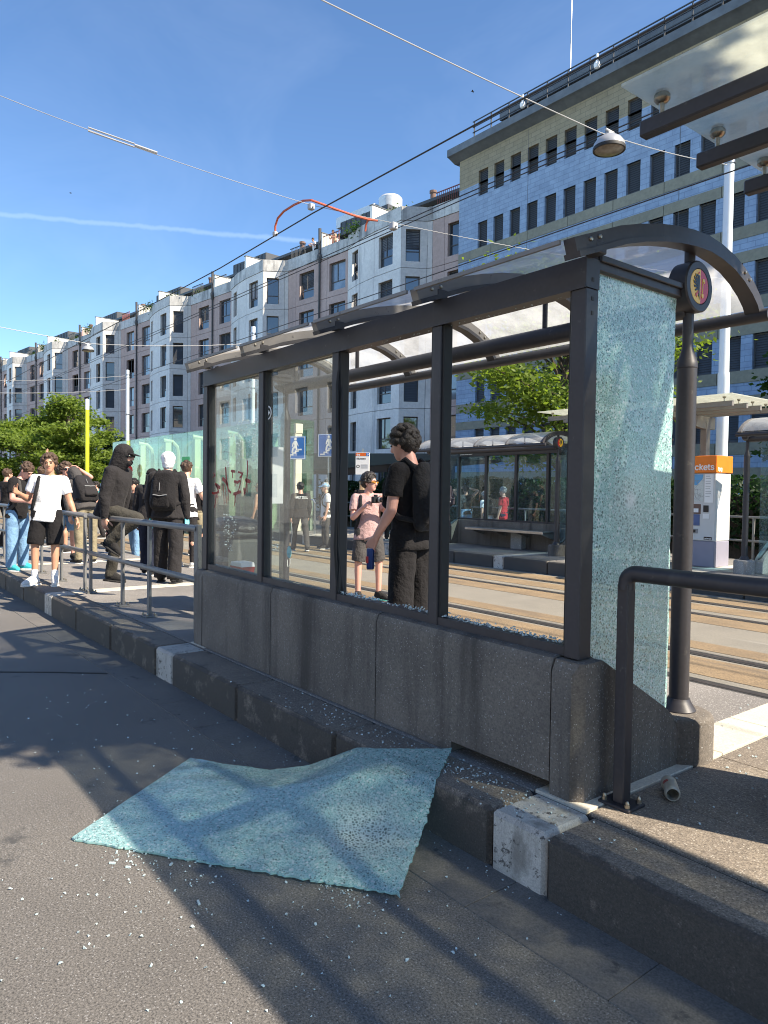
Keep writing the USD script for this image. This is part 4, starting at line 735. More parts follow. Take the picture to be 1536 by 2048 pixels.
wire('span_wire', 'pale span wire from the mast behind the shelter roof carrying a lamp', sag((-25.4, 11.8, 7.6), (-26.5, 5.5, 6.9), 0.1) + sag((-26.5, 5.5, 6.9), (-28.5, -24, 10.5), 0.4)[1:], 0.012, 'wire_grey')
def hang_lamp(label, loc, s=1.0):
    t = thing('street_lamp', label, 'street lamp', loc, group='lamps hung on span wires')
    obj('shade', MB().lathe([(0.0, 0.15), (0.06, 0.145), (0.10, 0.13), (0.16, 0.09), (0.205, 0.03), (0.212, -0.02), (0.206, -0.05), (0.196, -0.05)], n=32).m, 'lamp_shell', t, smooth=30)
    obj('rim', MB().lathe([(0.214, -0.018), (0.219, -0.03), (0.217, -0.062), (0.200, -0.066), (0.195, -0.05)], n=32).m, 'black_rubber', t, smooth=30)
    obj('lens', MB().lathe([(0.198, -0.055), (0.16, -0.075), (0.08, -0.088), (0.0, -0.09)], n=32).m, 'lamp_lens', t, smooth=True)
    hg = MB().box((-0.03, -0.05, 0.14), (0.03, 0.05, 0.19), 0.008).tube([(0, -0.09, 0.20), (0, 0.09, 0.20)], 0.018, 8)
    hg.build('hanger', 'wire_grey', t); obj('cable', MB().tube([(0, 0.05, 0.2), (-0.05, 0.16, 0.18), (-0.06, 0.2, 0.05), (-0.03, 0.17, -0.01)], 0.006, 5).m, 'wire_grey', t)
hang_lamp('round lamp hung on a wire in front of the blue building', (-4.16, 6.03, 6.30))
hang_lamp('small lamp hung on a wire before the white bays, just left of the shelter roof', (-26.5, 5.5, 6.68))
hang_lamp('tiny lamp hung on a wire in front of the bays near the left edge', (-44.2, 1.8, 6.6))
bow = thing('section_insulator', 'orange bow shaped insulator hanging on the tram wire', 'insulator', (0, 0, 0))
p0 = np.array([-8.54, 4.0, 6.32]); 
obj('bow_tube', MB().tube([(-9.75, 4.0, 6.14), (-9.75, 4.0, 6.28), (-9.66, 4.0, 6.40), (-9.45, 4.0, 6.46), (-9.1, 4.0, 6.47), (-8.8, 4.0, 6.45), (-8.54, 4.0, 6.38), (-8.45, 4.12, 6.33), (-8.36, 4.38, 6.27), (-8.26, 4.68, 6.21), (-8.18, 4.92, 6.18), (-8.12, 5.08, 6.18)], 0.019, 8).m, 'orange_insulator', bow, smooth=40)
obj('bow_foot', MB().tube([(-8.18, 4.92, 6.18), (-8.24, 4.92, 6.10), (-8.26, 4.92, 6.0)], 0.016, 8).m, 'orange_insulator', bow, smooth=40)
for c, s_ in (((-8.54, 4.0, 6.27), 0.05), ((-9.75, 4.0, 6.15), 0.04), ((-8.02, 5.35, 6.12), 0.06)):
    obj('wire_clamp', MB().box(np.array(c)-s_, np.array(c)+s_, 0.015).box(np.array(c)-np.array([s_*1.6, 0.012, s_*0.5]), np.array(c)+np.array([s_*1.6, 0.012, -s_*0.1]), 0.004).m, 'wire_grey', bow)
tb = thing('turnbuckle', 'pale turnbuckle on the span wire against the open sky at the upper left', 'turnbuckle', (0, 0, 0))
q0, q1 = np.array([-9.42, 1.35, 6.81]), np.array([-9.63, 0.72, 6.94])
obj('rods', MB().tube([q0+(0, 0, .02), q1+(0, 0, .02)], 0.012, 6).tube([q0-(0, 0, .03), q1-(0, 0, .03)], 0.012, 6).m, 'wire_grey', tb); obj('sleeve', MB().tube([q0+(q0-q1)*0.5, q0], 0.022, 6).m, 'wire_grey', tb)

for i, (c, s_, lab) in enumerate(((EYE + (_f + _R*(945-768)/F_PX - _U*(183-1024)/F_PX)*60, 0.22, 'tiny bird gliding high in the middle of the sky'), (EYE + (_f + _R*(141-768)/F_PX - _U*(386-1024)/F_PX)*60, 0.16, 'tiny bird in the sky near the left edge'))):
    b = thing('bird', lab, 'bird', c, 0.6 + i)
    obj('wings', MB().quad((0, 0, 0), (s_*0.4, s_*0.3, 0.05), (0.02, s_*1.3, 0.0), (-s_*0.2, s_*0.5, 0.03)).quad((0, 0, 0), (-s_*0.2, -s_*0.5, 0.03), (0.02, -s_*1.3, 0.0), (s_*0.4, -s_*0.3, 0.05)).m, 'wire_black', b); obj('body', to_tm(Manifold.sphere(1, 12).scale((s_*0.7, s_*0.16, s_*0.14))), 'wire_black', b)
# ------------------------------------------------------------------ walls with openings
def wall(o, e, n, s0, s1, z0, z1, holes, depth):
    """outer face and reveals of a wall: o + s e + z up; n points outwards; holes are (s0, s1, z0, z1)"""
    o, e, n = np.array([*o, 0.0]), np.array([*e, 0.0]), np.array([*n, 0.0]); up = np.array([0, 0, 1.0]); m = MB()
    S = sorted({s0, s1, *[h[0] for h in holes], *[h[1] for h in holes]}); Z = sorted({z0, z1, *[h[2] for h in holes], *[h[3] for h in holes]})
    P = lambda s, z, d=0.0: o + e*s + up*z - n*d
    flip = np.cross(e, up) @ n < 0
    def q(a, b, c, d): m.quad(a, d, c, b) if flip else m.quad(a, b, c, d)
    for a, b in zip(S[:-1], S[1:]):
        for c, d in zip(Z[:-1], Z[1:]):
            if any(h[0]-1e-6 <= a and b <= h[1]+1e-6 and h[2]-1e-6 <= c and d <= h[3]+1e-6 for h in holes): continue
            q(P(a, c), P(b, c), P(b, d), P(a, d))
    for a, b, c, d in holes:
        q(P(a, c), P(a, c, depth), P(a, d, depth), P(a, d)); q(P(b, c, depth), P(b, c), P(b, d), P(b, d, depth))
        q(P(a, c), P(b, c), P(b, c, depth), P(a, c, depth)); q(P(a, d, depth), P(b, d, depth), P(b, d), P(a, d))
    for a, b, c, d in ((s0, s0, z0, z1), (s1, s1, z0, z1)):
        q(P(a, c), P(a, c, 0.1), P(a, d, 0.1), P(a, d)) if a == s0 else q(P(a, c, 0.1), P(a, c), P(a, d), P(a, d, 0.1))
    q(P(s0, z1), P(s1, z1), P(s1, z1, 0.1), P(s0, z1, 0.1)); q(P(s0, z0, 0.1), P(s1, z0, 0.1), P(s1, z0), P(s0, z0))
    return m.m
def wbox(o, e, n, s0, s1, z0, z1, d0, d1, m=None):
    m = m or MB(); E3, N3 = np.array([*e, 0.0]), np.array([*n, 0.0]); c = np.array([*o, 0.0]) + E3*(s0+s1)/2 + N3*(-(d0+d1)/2) + np.array([0, 0, (z0+z1)/2])
    return m.obox(c, (E3, N3, np.array([0, 0, 1.0])), ((s1-s0)/2, abs(d1-d0)/2, (z1-z0)/2))
def window(parent, o, e, n, s0, s1, z0, z1, dep, kind, name='window'):
    f = MB(); t = 0.06
    for a, b, c, d in ((s0, s0+t, z0, z1), (s1-t, s1, z0, z1), (s0+t, s1-t, z0, z0+t), (s0+t, s1-t, z1-t, z1)): wbox(o, e, n, a, b, c, d, dep-0.07, dep, f)
    zt = z0 + 0.33*(z1-z0)
    if kind in ('glass', 'curtain', 'half', 'open'): wbox(o, e, n, s0+t, s1-t, zt-0.03, zt+0.03, dep-0.065, dep, f)
    if s1-s0 > 1.3: wbox(o, e, n, s0+0.6*(s1-s0)-0.03, s0+0.6*(s1-s0)+0.03, zt+0.03, z1-t, dep-0.065, dep, f)
    w = f.build(name, 'window_frame', parent)
    if kind == 'shut': zl, zp = z0+t, None
    elif kind == 'half': zl, zp = z0 + (z1-z0)*random.choice((0.4, 0.55, 0.7)), z0+t
    else: zl, zp = None, z0+t
    if zp is not None:
        gz1 = zl or z1-t
        if kind == 'open':
            obj('pane', wbox(o, e, n, s0+t, s1-t, zp, zt-0.03, dep-0.03, dep-0.02).m, 'pane_dark', w); obj('room', wbox(o, e, n, s0, s1, zt, z1, dep+0.5, dep+0.52).m, 'room_dark', w)
        else: obj('pane', wbox(o, e, n, s0+t, s1-t, zp, gz1, dep-0.03, dep-0.02).m, 'pane_curtain' if kind == 'curtain' else 'pane_dark', w)
    if zl is not None:
        sl = MB(); zz = zl
        E3, N3 = np.array([*e, 0.0]), np.array([*n, 0.0]); O3 = np.array([*o, 0.0]); up = np.array([0, 0, 1.0])
        flip = np.cross(E3, up) @ N3 < 0
        while zz < z1-t-0.02:
            h = min(0.10, z1-t-zz); a0, a1 = O3+E3*(s0+t)-N3*(dep-0.055), O3+E3*(s1-t)-N3*(dep-0.055); b0, b1 = a0-N3*0.035, a1-N3*0.035
            q4 = (a0+up*zz, a1+up*zz, b1+up*(zz+h), b0+up*(zz+h)); sl.quad(*(q4[::-1] if flip else q4)); zz += h
        sl.build('shutter', 'shutter', w)
    return w
def leaves(pts, size, rng, flat=0.5):
    n = len(pts); a = rng.normal(size=(n, 3)); a[:, 2] *= flat; a /= np.linalg.norm(a, axis=1)[:, None]
    b = np.cross(a, rng.normal(size=(n, 3))); b /= np.linalg.norm(b, axis=1)[:, None]; s = size*rng.uniform(0.6, 1.3, (n, 1))
    V = np.stack([pts - a*s, pts + b*s*0.5 + a*s*0.1, pts + a*s, pts - b*s*0.5 + a*s*0.1], 1).reshape(-1, 3); i = np.arange(n)*4
    return V, np.stack([i, i+1, i+2, i+3], 1)
# ------------------------------------------------------------------ residential block with bays
RO, RD, RN = np.array([-29.08, 27.34]), np.array([-0.99505, -0.0995]), np.array([0.0995, -0.99505])
blk = thing('apartment_building', 'long white and pink apartment block with bay windows and roof terraces', 'building', (0, 0, 0))
FL, TOP, NU, PER = 2.85, 17.5, 7, 14.75
kinds = ['glass']*9 + ['curtain']*3 + ['half']*4 + ['shut']*4 + ['open']*2
rw = random.Random(21)
npan = 0
def seg_frame(u0, a, b):
    """segment from (s, off) a to b -> origin, direction, outward normal, length"""
    pa = RO + RD*(u0+a[0]) + RN*a[1]; pb = RO + RD*(u0+b[0]) + RN*b[1]; d = pb-pa; L_ = np.linalg.norm(d); e = d/L_; n = np.array([e[1], -e[0]])
    if n @ RN < 0: n = -n
    return pa, e, n, L_
for u in range(NU):
    u0 = PER*u
    # plan: list of (a, b, material, [window spans along the segment])
    SEG = [((-1.45, 0), (1.45, 0), 'facade_pink', [(0.75, 2.5)] if u else [(1.4, 2.65)]), ((1.45, 0), (2.42, 0), 'facade_pink', []), ((2.42, 0.0), (2.75, 0.12), 'facade_white', []),
           ((2.75, 0.12), (3.75, 1.38), 'facade_white', [(0.42, 1.32)]), ((3.75, 1.38), (6.4, 1.15), 'facade_white', [(0.80, 2.2)]), ((6.4, 1.15), (8.2, 0.80), 'facade_white', []), ((8.2, 0.80), (10.0, 0.25), 'facade_white', [(0.25, 1.2)]), ((10.0, 0.25), (10.1, 0.0), 'facade_white', []),
           ((10.1, 0.0), (12.55, 0), 'facade_pink', [(0.45, 2.2)]), ((12.55, 0), (PER-1.45, 0), 'facade_pink', [])]
    for k in range(6):
        zt = TOP - FL*k; zp0, zp1 = zt - 2.35, zt + 0.5
        for a, b, mt, wins in SEG:
            o, e, n, L_ = seg_frame(u0, a, b)
            holes = [(p, q, zt-1.95, zt) for p, q in wins]
            small = L_ < 0.5
            obj('facade_panel', wall(o, e, n, 0.012, L_-0.012, zp0+0.015, zp1-0.015, holes, 0.30), ('facade_white' if k == 5 else mt), blk, kind='stuff' if u > 4 else None)
            for h in holes: window(blk, o, e, n, *h, 0.26, rw.choice(kinds))
        npan += 1
    for a, b, mt, wins in SEG:      # parapet with stains, joint backing
        o, e, n, L_ = seg_frame(u0, a, b)
        obj('parapet_panel', wbox(o, e, n, 0.01, L_-0.01, TOP+0.515, TOP+1.35, -0.03, 0.18).m, 'facade_stained', blk)
        jb = MB(); zz0, zz1 = 0.8, TOP+0.5
        spans = [0.0] + [x for w in wins for x in w] + [L_]
        for p, q in zip(spans[::2], spans[1::2]): wbox(o, e, n, p+0.001, q-0.001, zz0, zz1, 0.11, 0.16, jb)
        for w in wins:
            for k in range(-1, 6):
                za = max(0.8, TOP - FL*(k+1)) if k < 5 else 0.8
                zb = (TOP - FL*k - 1.95) if k >= 0 else TOP+0.5
                if zb > za: wbox(o, e, n, w[0]+0.001, w[1]-0.001, za, zb, 0.11, 0.16, jb)
        jb.build('joint_backing', 'joint_dark', blk)
        obj('ground_wall', wbox(o, e, n, 0.0, L_, 0.0, 0.85, 0.02, 0.14).m, 'facade_stained', blk)
    # rooms behind, roof slab of the bay, terrace partition, drain pipe, railings, attic
    bayp = [RO+RD*(u0+s)+RN*o_ for s, o_ in ((2.42, 0), (2.75, 0.12), (3.75, 1.38), (6.4, 1.15), (8.2, 0.8), (10.0, 0.25), (10.1, 0))]
    obj('bay_roof', MB().extr(Polygon(np.array(bayp)-RN*0.05), (0, 0, TOP+0.9), (1, 0, 0), (0, 1, 0), (0, 0, 0.06)).m, 'slate', blk)
    for s_, dp in ((7.2, -0.72), (13.55, 0.22)):
        obj('terrace_partition', wbox(RO, RD, RN, u0+s_-0.12, u0+s_+0.12, TOP+1.36, TOP+2.5, dp, 2.6).m, 'partition_white', blk)
        obj('partition_cap', wbox(RO, RD, RN, u0+s_-0.16, u0+s_+0.16, TOP+2.502, TOP+2.56, dp-0.04, 2.62).m, 'slate', blk)
    obj('drain_pipe', MB().tube([(*(RO+RD*(u0+PER-1.45)+RN*0.10), z) for z in (0.5, TOP+0.4)], 0.075, 8).lathe([(0.10, TOP+0.3), (0.19, TOP+0.62), (0.19, TOP+0.8), (0.10, TOP+0.95), (0.12, TOP+2.7)], (*(RO+RD*(u0+PER-1.45)+RN*0.10), 0), n=8).m, 'window_frame', blk)
    for s_ in (0.3, 11.2):
        g = MB()
        for q in np.arange(0, 1.9, 0.16): wbox(RO, RD, RN, u0+s_+q, u0+s_+q+0.018, TOP+1.355, TOP+2.05, -0.02, 0.01, g)
        wbox(RO, RD, RN, u0+s_, u0+s_+1.9, TOP+2.05, TOP+2.10, -0.03, 0.02, g); g.build('terrace_railing', 'roof_metal' if u % 3 else 'rust_red', blk)
    at = obj('attic_wall', wbox(RO, RD, RN, u0-1.45, u0+PER-1.46, TOP+0.5, TOP+2.75, 2.65, 3.0).m, 'facade_stained', blk)
    obj('attic_eave', wbox(RO, RD, RN, u0-1.45, u0+PER-1.46, TOP+2.752, TOP+2.95, 1.95, 3.4).m, 'roof_metal', at)
    hg_ = MB(); wbox(RO, RD, RN, u0+8.9, u0+14.0, TOP+2.952, TOP+3.95, 2.4, 6.0, hg_)
    for q in np.arange(0, 5.0, 0.55): wbox(RO, RD, RN, u0+8.95+q, u0+9.0+q, TOP+2.96, TOP+3.93, 2.36, 2.399, hg_)
    hg_.build('roof_box', 'roof_metal', at)
    obj('chimney', wbox(RO, RD, RN, u0+6.1, u0+6.8, TOP+2.952, TOP+3.5, 4.0, 4.7).m, 'roof_metal', at)
    obj('chimney_pipe', MB().lathe([(0.2, TOP+3.502), (0.2, TOP+4.5), (0.26, TOP+4.55), (0.26, TOP+4.7)], (*(RO+RD*(u0+6.45)-RN*4.35), 0), n=10).m, 'brick_brown', at)
    obj('floor_slabs', sum_ if False else (lambda m: ([wbox(RO, RD, RN, u0-1.45, u0+PER-1.46, TOP-2.35-FL*k-0.1, TOP-2.35-FL*k, 0.4, 5.0, m) for k in range(6)], m)[1].m)(MB()), 'joint_dark', blk, kind='stuff')
    obj('back_wall', wbox(RO, RD, RN, u0-1.45, u0+PER-1.46, 0.0, TOP+2.7, 5.0, 5.3).m, 'room_dark', blk)
rp = np.random.default_rng(61)
for u in range(6):
    for s_ in (4.6, 8.9, 0.9):
        if rp.random() < 0.35: continue
        q = RO + RD*(PER*u+s_+rp.uniform(-.6, .6)) + RN*(0.75 if s_ > 3 else -0.25); pp_ = rp.normal(size=(160, 3))*np.array([0.5, 0.16, 0.22]) + np.array([0, 0, 0.3]); e3 = np.array([*RD, 0]); n3 = np.array([*RN, 0])
        obj('terrace_plant', leaves(np.array([*q, TOP+1.1]) + pp_[:, :1]*e3 + pp_[:, 1:2]*n3 + pp_[:, 2:]*np.array([0, 0, 1.0]), 0.10, rp, 1.0), 'leaf_mid', blk, kind='stuff')
# silver duct and tank on the second roof
d0 = RO + RD*9.5 - RN*2.9
dv = obj('roof_duct', wbox(RO, RD, RN, 11.0, 15.2, TOP+3.96, TOP+4.75, 3.0, 4.4).m, 'roof_vent', blk)
obj('roof_tank', MB().lathe([(0.75, TOP+3.955), (0.85, TOP+4.3), (0.85, TOP+5.0), (0.7, TOP+5.15), (0.0, TOP+5.2)], (*(RO+RD*10.1-RN*3.8), 0), n=20).m, 'roof_vent', blk, smooth=30)
# ------------------------------------------------------------------ blue office block
BX0, BX1, BY = -29.25, 10.0, 27.15
off = thing('office_building', 'blue masonry office block with tan bands and rows of closed shutters', 'building', (0, 0, 0))
bo, be, bn = np.array([BX0, BY]), np.array([1.0, 0.0]), np.array([0.0, -1.0])
cols = [1.55 + 1.2*i for i in range(16)] + [1.55+1.2*16+0.9*0 + 1.2*i for i in range(0, 14)]
PITCH_ = 2.92
rows = [(19.72 - PITCH_*k, 18.30 - PITCH_*k) for k in range(7)]
LB = BX1 - BX0
def course(z0, z1, mat, name='masonry_course', s0=0.0, s1=LB, d=0.0, holes=()): obj(name, wall(bo + bn*d, be, bn, s0, s1, z0, z1, holes, 0.26), mat, off)
H_ = lambda k, za, zb: [(c, c+0.73, max(za, rows[k][1]), min(zb, rows[k][0])) for c in cols if c+0.73 < LB]
zs_ = 19.05
course(zs_, 20.75, 'tan_masonry', holes=H_(0, zs_, 20.75)); course(rows[0][1]-0.02, zs_-0.0, 'blue_masonry', holes=[(a, b, max(c, rows[0][1]), d) for a, b, c, d in H_(0, rows[0][1], zs_)])
prev = rows[0][1]-0.02
for k in range(1, 7):
    zt, zb = rows[k]
    if k == 1: course(zt, prev, 'blue_masonry')
    else:
        course(zt+0.47, prev, 'blue_masonry'); 
        for s0 in np.arange(0, LB-0.1, 2.62): obj('stone_band', wall(bo+bn*0.025, be, bn, s0+0.012, min(s0+2.608, LB), zt+0.005, zt+0.465, (), 0.1), 'tan_stone', off)
    course(zb, zt, 'blue_masonry', holes=H_(k, zb, zt))
    for s0 in np.arange(0, LB-0.1, 2.62): obj('stone_band', wall(bo+bn*0.025, be, bn, s0+0.012, min(s0+2.608, LB), zb-0.50, zb-0.005, (), 0.1), 'tan_stone', off)
    prev = zb - 0.505
course(0.0, prev, 'blue_masonry')
shut_proto = None
for k in range(7):
    for c in cols:
        if c+0.73 < LB: window(off, bo, be, bn, c, c+0.73, rows[k][1], rows[k][0], 0.20, 'shut')
obj('wall_end', wbox(bo, be, bn, -0.004, 0.0, 0.0, 20.75, 0.0, 3.0).m, 'blue_masonry', off)
obj('interior', wbox(bo, be, bn, 0.05, LB, 0.0, 20.7, 0.30, 0.5).m, 'room_dark', off)
for s0 in np.arange(5.2, LB, 8.6): obj('joint_line', wbox(bo, be, bn, s0-0.012, s0+0.012, 0.3, 20.7, -0.004, 0.02).m, 'joint_dark', off)
obj('cornice', MB().extr(Polygon([(0, 20.752), (-0.45, 20.95), (-0.62, 21.0), (-0.62, 21.40), (-0.1, 21.55), (4.0, 21.55), (4.0, 20.752)]), (BX0-0.45, BY, 0), (0, 1, 0), (0, 0, 1), (LB+0.45, 0, 0)).m, 'slate', off)
pr = MB().box((BX0+1.2, BY+0.5, 21.552), (BX1, BY+3.0, 22.15)).box((BX0+2.8, BY+0.3, 22.152), (BX1, BY+3.0, 22.75)); pr.build('roof_parapet', 'slate', off)
rl = MB()
for x in np.arange(BX0+1.3, BX1, 1.3): rl.box((x, BY-0.2, 21.553), (x+0.05, BY-0.15, 22.5))
for z in (21.9, 22.2, 22.5): rl.box((BX0+1.2, BY-0.2, z), (BX1, BY-0.15, z+0.05))
rl.build('roof_railing', 'roof_metal', off, kind='stuff')
for x in (-19.6, -24.2): obj('roof_camera', MB().lathe([(0.0, -0.2), (0.12, -0.15), (0.16, 0.0), (0.12, 0.1), (0.06, 0.12), (0.06, 0.5)], (x, BY-0.35, 21.9), n=12).m, 'print_white', off, smooth=30)
obj('lightning_rod', MB().tube([(-21.9, BY+0.6, 22.7), (-21.9, BY+0.6, 27.6)], 0.03, 5).m, 'wire_grey', off)
# ------------------------------------------------------------------ pale block on the camera's side, mirrored in the windows
opp = thing('street_block', 'pale beige block across the road, seen only mirrored in the shelter windows', 'building', (0, 0, 0))
oo, oe, on_ = np.array([-75.0, -25.0]), np.array([1.0, 0.0]), np.array([0.0, 1.0])
for k in range(5):
    hs = [(s, s+1.7, 0.9+3.1*k, 2.7+3.1*k) for s in np.arange(1.5, 93, 4.2)]
    obj('storey', wall(oo, oe, on_, 0, 95, 3.1*k+0.01, 3.1*k+3.1, hs, 0.25), 'facade_beige', opp)
    for i, h in enumerate(hs): obj('window', wbox(oo, oe, on_, *h[:2], *h[2:], 0.2, 0.24).m, 'shutter' if (i*7+k*3) % 4 == 0 else 'pane_dark', opp)
obj('roof', wbox(oo, oe, on_, -0.5, 95.5, 15.51, 16.0, -0.6, 8).m, 'roof_metal', opp)
# ------------------------------------------------------------------ trees and hedge
def tree(label, loc, h, spread, trunk_h, n, size, mat, seed, clumps=46, group=None, layered=True):
    rng = np.random.default_rng(seed); t = thing('tree', label, 'tree', loc, group=group)
    tips = []; tr = MB(); bend = rng.normal(0, 0.15, 2)
    top = np.array([bend[0], bend[1], h*0.9]); tr.tube([np.array([0, 0, 0.0]), top*0.25+(0.02, 0.03, 0), top*0.5, top*0.75, top], np.array([0.030, 0.024, 0.018, 0.010, 0.004])*h, 8)
    for k in range(clumps):
        f = rng.uniform(trunk_h/h, 0.97); z = f*h; base = top*f*0.97
        rad = spread*(math.sin(min(1, max(0.02, (f-trunk_h/h*0.8)/(1-trunk_h/h*0.8)))*math.pi*0.88 + 0.30)**0.8)*rng.uniform(0.35, 1.0) if layered else spread*rng.uniform(0.3, 1)
        a = rng.uniform(0, 6.283); tip = np.array([rad*math.cos(a), rad*math.sin(a), z + rad*rng.uniform(-0.05, 0.22)]) + np.array([bend[0], bend[1], 0])*f
        mid = (base*np.array([1, 1, 0.93]) + tip)/2 + np.array([0, 0, 0.06*rad]); tr.tube([base*np.array([1, 1, 0.9]), mid, tip], np.array([0.007, 0.004, 0.0015])*h, 5, caps=False)
        tips.append((tip, rad, mid))
    tr.build('trunk', 'bark', t, smooth=40)
    P = []
    per = n//clumps
    for tip, rad, mid in tips:
        c = tip + (mid-tip)*rng.uniform(0, 0.75, (per, 1)); s = np.array([0.30, 0.30, 0.10])*spread*0.46
        P.append(c + rng.normal(size=(per, 3))*s*rng.uniform(0.5, 1.1))
    obj('crown', leaves(np.vstack(P), size, rng), mat, t)
    return t
tree('broad fresh green tree spreading behind the far shelter', (-11.9, 15.2, 0), 8.6, 4.2, 2.3, 26000, 0.085, 'leaf_fresh', 4, 70)
tree('leafy tree right behind the yellow pole', (-48.0, 10.6, 0), 7.6, 3.4, 1.2, 24000, 0.13, 'leaf_fresh', 5, 60)
tree('round tree at the left edge below the bay windows', (-56.5, 9.6, 0), 6.6, 4.6, 0.9, 24000, 0.145, 'leaf_fresh', 6, 60)
tree('dark green tree low between the yellow pole and the glass box', (-58.0, 16.5, 0), 5.6, 3.4, 0.7, 9000, 0.19, 'leaf_dark', 8, 40)
tree('dark tree cut off by the right edge above the ticket machine', (-6.9, 21.5, 0), 8.0, 2.4, 2.0, 7000, 0.12, 'leaf_mid', 9, 40)
def hedge(label, x0, x1, y0, y1, h, seed, n):
    rng = np.random.default_rng(seed); t = thing('hedge', label, 'hedge', (0, 0, 0))
    p = rng.uniform((x0, y0, 0.1), (x1, y1, 1.0), (n, 3)); p[:, 2] = 0.1 + (h-0.1)*p[:, 2]**0.7 + 0.25*(meshkit.noise(np.stack([p[:, 0]*1.3, p[:, 1], 0*p[:, 0]], 1))-0.5)
    obj('foliage', leaves(p, 0.075, rng, 1.0), 'leaf_dark', t); obj('stems', MB().box((x0+0.1, (y0+y1)/2-0.1, 0), (x1-0.1, (y0+y1)/2+0.1, h*0.8)).m, 'bark', t)
hedge('dark clipped hedge behind the ticket machine and far shelter', -22.0, -2.0, 12.8, 14.2, 1.9, 31, 26000)
fr = thing('hedge_rail', 'low grey rail in front of the hedge behind the far platform', 'railing', (0, 12.35, 0))
for x in np.arange(-21, -1.5, 2.0): obj('post', bx((x-0.02, -0.02, 0), (x+0.02, 0.02, 1.1)), 'rail_paint', fr)
for z in (0.62, 1.1): obj('bar', MB().tube([(-21.5, 0, z), (-1.5, 0, z)], 0.025, 8).m, 'rail_paint', fr)
tree('unseen street tree added over the near platform to shade the road', (2.6, 1.45, HK), 7.5, 1.2, 5.5, 6000, 0.10, 'leaf_mid', 12, 30)  # tree out of view, added and sized for its shade on the road
# ------------------------------------------------------------------ glass stairway enclosure, signs, awning
gb = thing('stairway_enclosure', 'long green glass box over the underpass stairs on the far platform', 'glass shelter', (0, 0, 0))
gx0, gx1, gy0, gy1, gz = -33.9, -17.4, 8.75, 9.75, 3.68
for i, x in enumerate(np.arange(gx0, gx1-0.1, 1.5)):
    for y in (gy0, gy1): obj('glass_panel', bx((x+0.02, y-0.006, 0.26), (x+1.48, y+0.006, gz)), 'glass_green', gb)
    obj('roof_panel', bx((x+0.02, gy0, gz+0.01), (x+1.48, gy1, gz+0.022)), 'glass_green', gb)
for x in (gx0, gx1): obj('end_panel', bx((x-0.006, gy0, 0.26), (x+0.006, gy1, gz)), 'glass_green', gb)
for x in np.arange(gx0, gx1+0.1, 3.0):
    pts = [(x, gy1-0.15, 0.26), (x, gy1-0.15, gz-0.7), (x, gy1-0.2, gz-0.4), (x, gy1-0.4, gz-0.2), (x, gy0+0.2, gz-0.15)]
    obj('portal_rib', MB().tube(pts, 0.09, 8).m, 'portal_cream', gb, smooth=40)
    obj('portal_column', bx((x-0.11, gy0+0.25, 0.26), (x+0.11, gy0+0.5, gz-0.25), 0.01), 'portal_cream', gb)
obj('portal_beam', bx((gx1-3.0, gy0+0.26, gz-0.42), (gx1+0.12, gy0+0.52, gz-0.12), 0.01), 'portal_cream', gb)
obj('portal_column', bx((gx1-0.11, gy0+0.25, 0.26), (gx1+0.11, gy0+0.5, gz-0.43), 0.01), 'portal_cream', gb)
obj('inner_wall', bx((gx0, gy1-0.12, 0.26), (gx1, gy1-0.03, 1.5)), 'wall_concrete_light', gb)
for x in (-23.0, -25.4): obj('green_poster', bx((x, gy0-0.02, 1.6), (x+0.7, gy0-0.01, 2.75)), 'poster_green', gb)
def stair_sign(label, loc, w, h, rot=0.0):
    t = thing('stairs_sign', label, 'sign', loc, rot, group='blue stairs signs')
    obj('pole', MB().tube([(0, 0.03, 0), (0, 0.03, 2.9)], 0.025, 8).m, 'steel', t)
    pl = obj('plate', bx((-w/2, -0.01, 2.9-h), (w/2, 0.01, 2.9), 0.008), 'sign_blue', t)
    g = MB(); cz = 2.9-h/2; k = h
    B_ = lambda pts: g.extr(Polygon(np.array(pts)*k), (0, -0.0115, cz), (1, 0, 0), (0, 0, 1), (0, -0.002, 0))
    B_([(-.38, -.36), (-.22, -.36), (-.22, -.27), (-.10, -.27), (-.10, -.19), (.02, -.19), (.02, -.11), (.14, -.11), (.14, -.04), (.34, -.04), (.34, -.10), (.20, -.10), (.20, -.17), (.08, -.17), (.08, -.25), (-.04, -.25), (-.04, -.33), (-.16, -.33), (-.16, -.42), (-.38, -.42)])
    B_([(.0, .10), (-.10, -.02), (-.14, -.22), (-.06, -.22), (-.03, -.04), (.05, .0), (.07, -.09), (.13, -.09), (.12, .06), (.09, .24), (.13, .12), (.2, .05), (.16, .18), (.10, .30), (-.02, .30), (-.10, .18), (-.12, .04), (-.06, .06), (-.04, .18)])
    g.extr(Polygon([(0.04*k+0.06*k*math.cos(a), 0.38*k+0.06*k*math.sin(a)) for a in np.linspace(0, 6.28, 14)[:-1]]), (0, -0.0115, cz), (1, 0, 0), (0, 0, 1), (0, -0.002, 0))
    g.build('pictogram', 'print_white', pl)
    r = MB()
    for a, b in (((-w/2+.01, 2.9-h+.01), (w/2-.01, 2.9-h+.025)), ((-w/2+.01, 2.9-.025), (w/2-.01, 2.9-.01)), ((-w/2+.01, 2.9-h+.025), (-w/2+.025, 2.9-.025)), ((w/2-.025, 2.9-h+.025), (w/2-.01, 2.9-.025))): r.box((a[0], -0.0125, a[1]), (b[0], -0.0105, b[1]))
    r.build('border', 'print_white', pl)
S1 = (-15.0, 8.0); 
stair_sign('blue stairs sign beside the pole, seen whole through the second window', (-15.0, 7.6, 0.07), 0.62, 0.62, math.radians(38))
stair_sign('blue stairs sign half hidden by the frame post', (-14.6, 8.42, 0.16), 0.62, 0.62, math.radians(30))
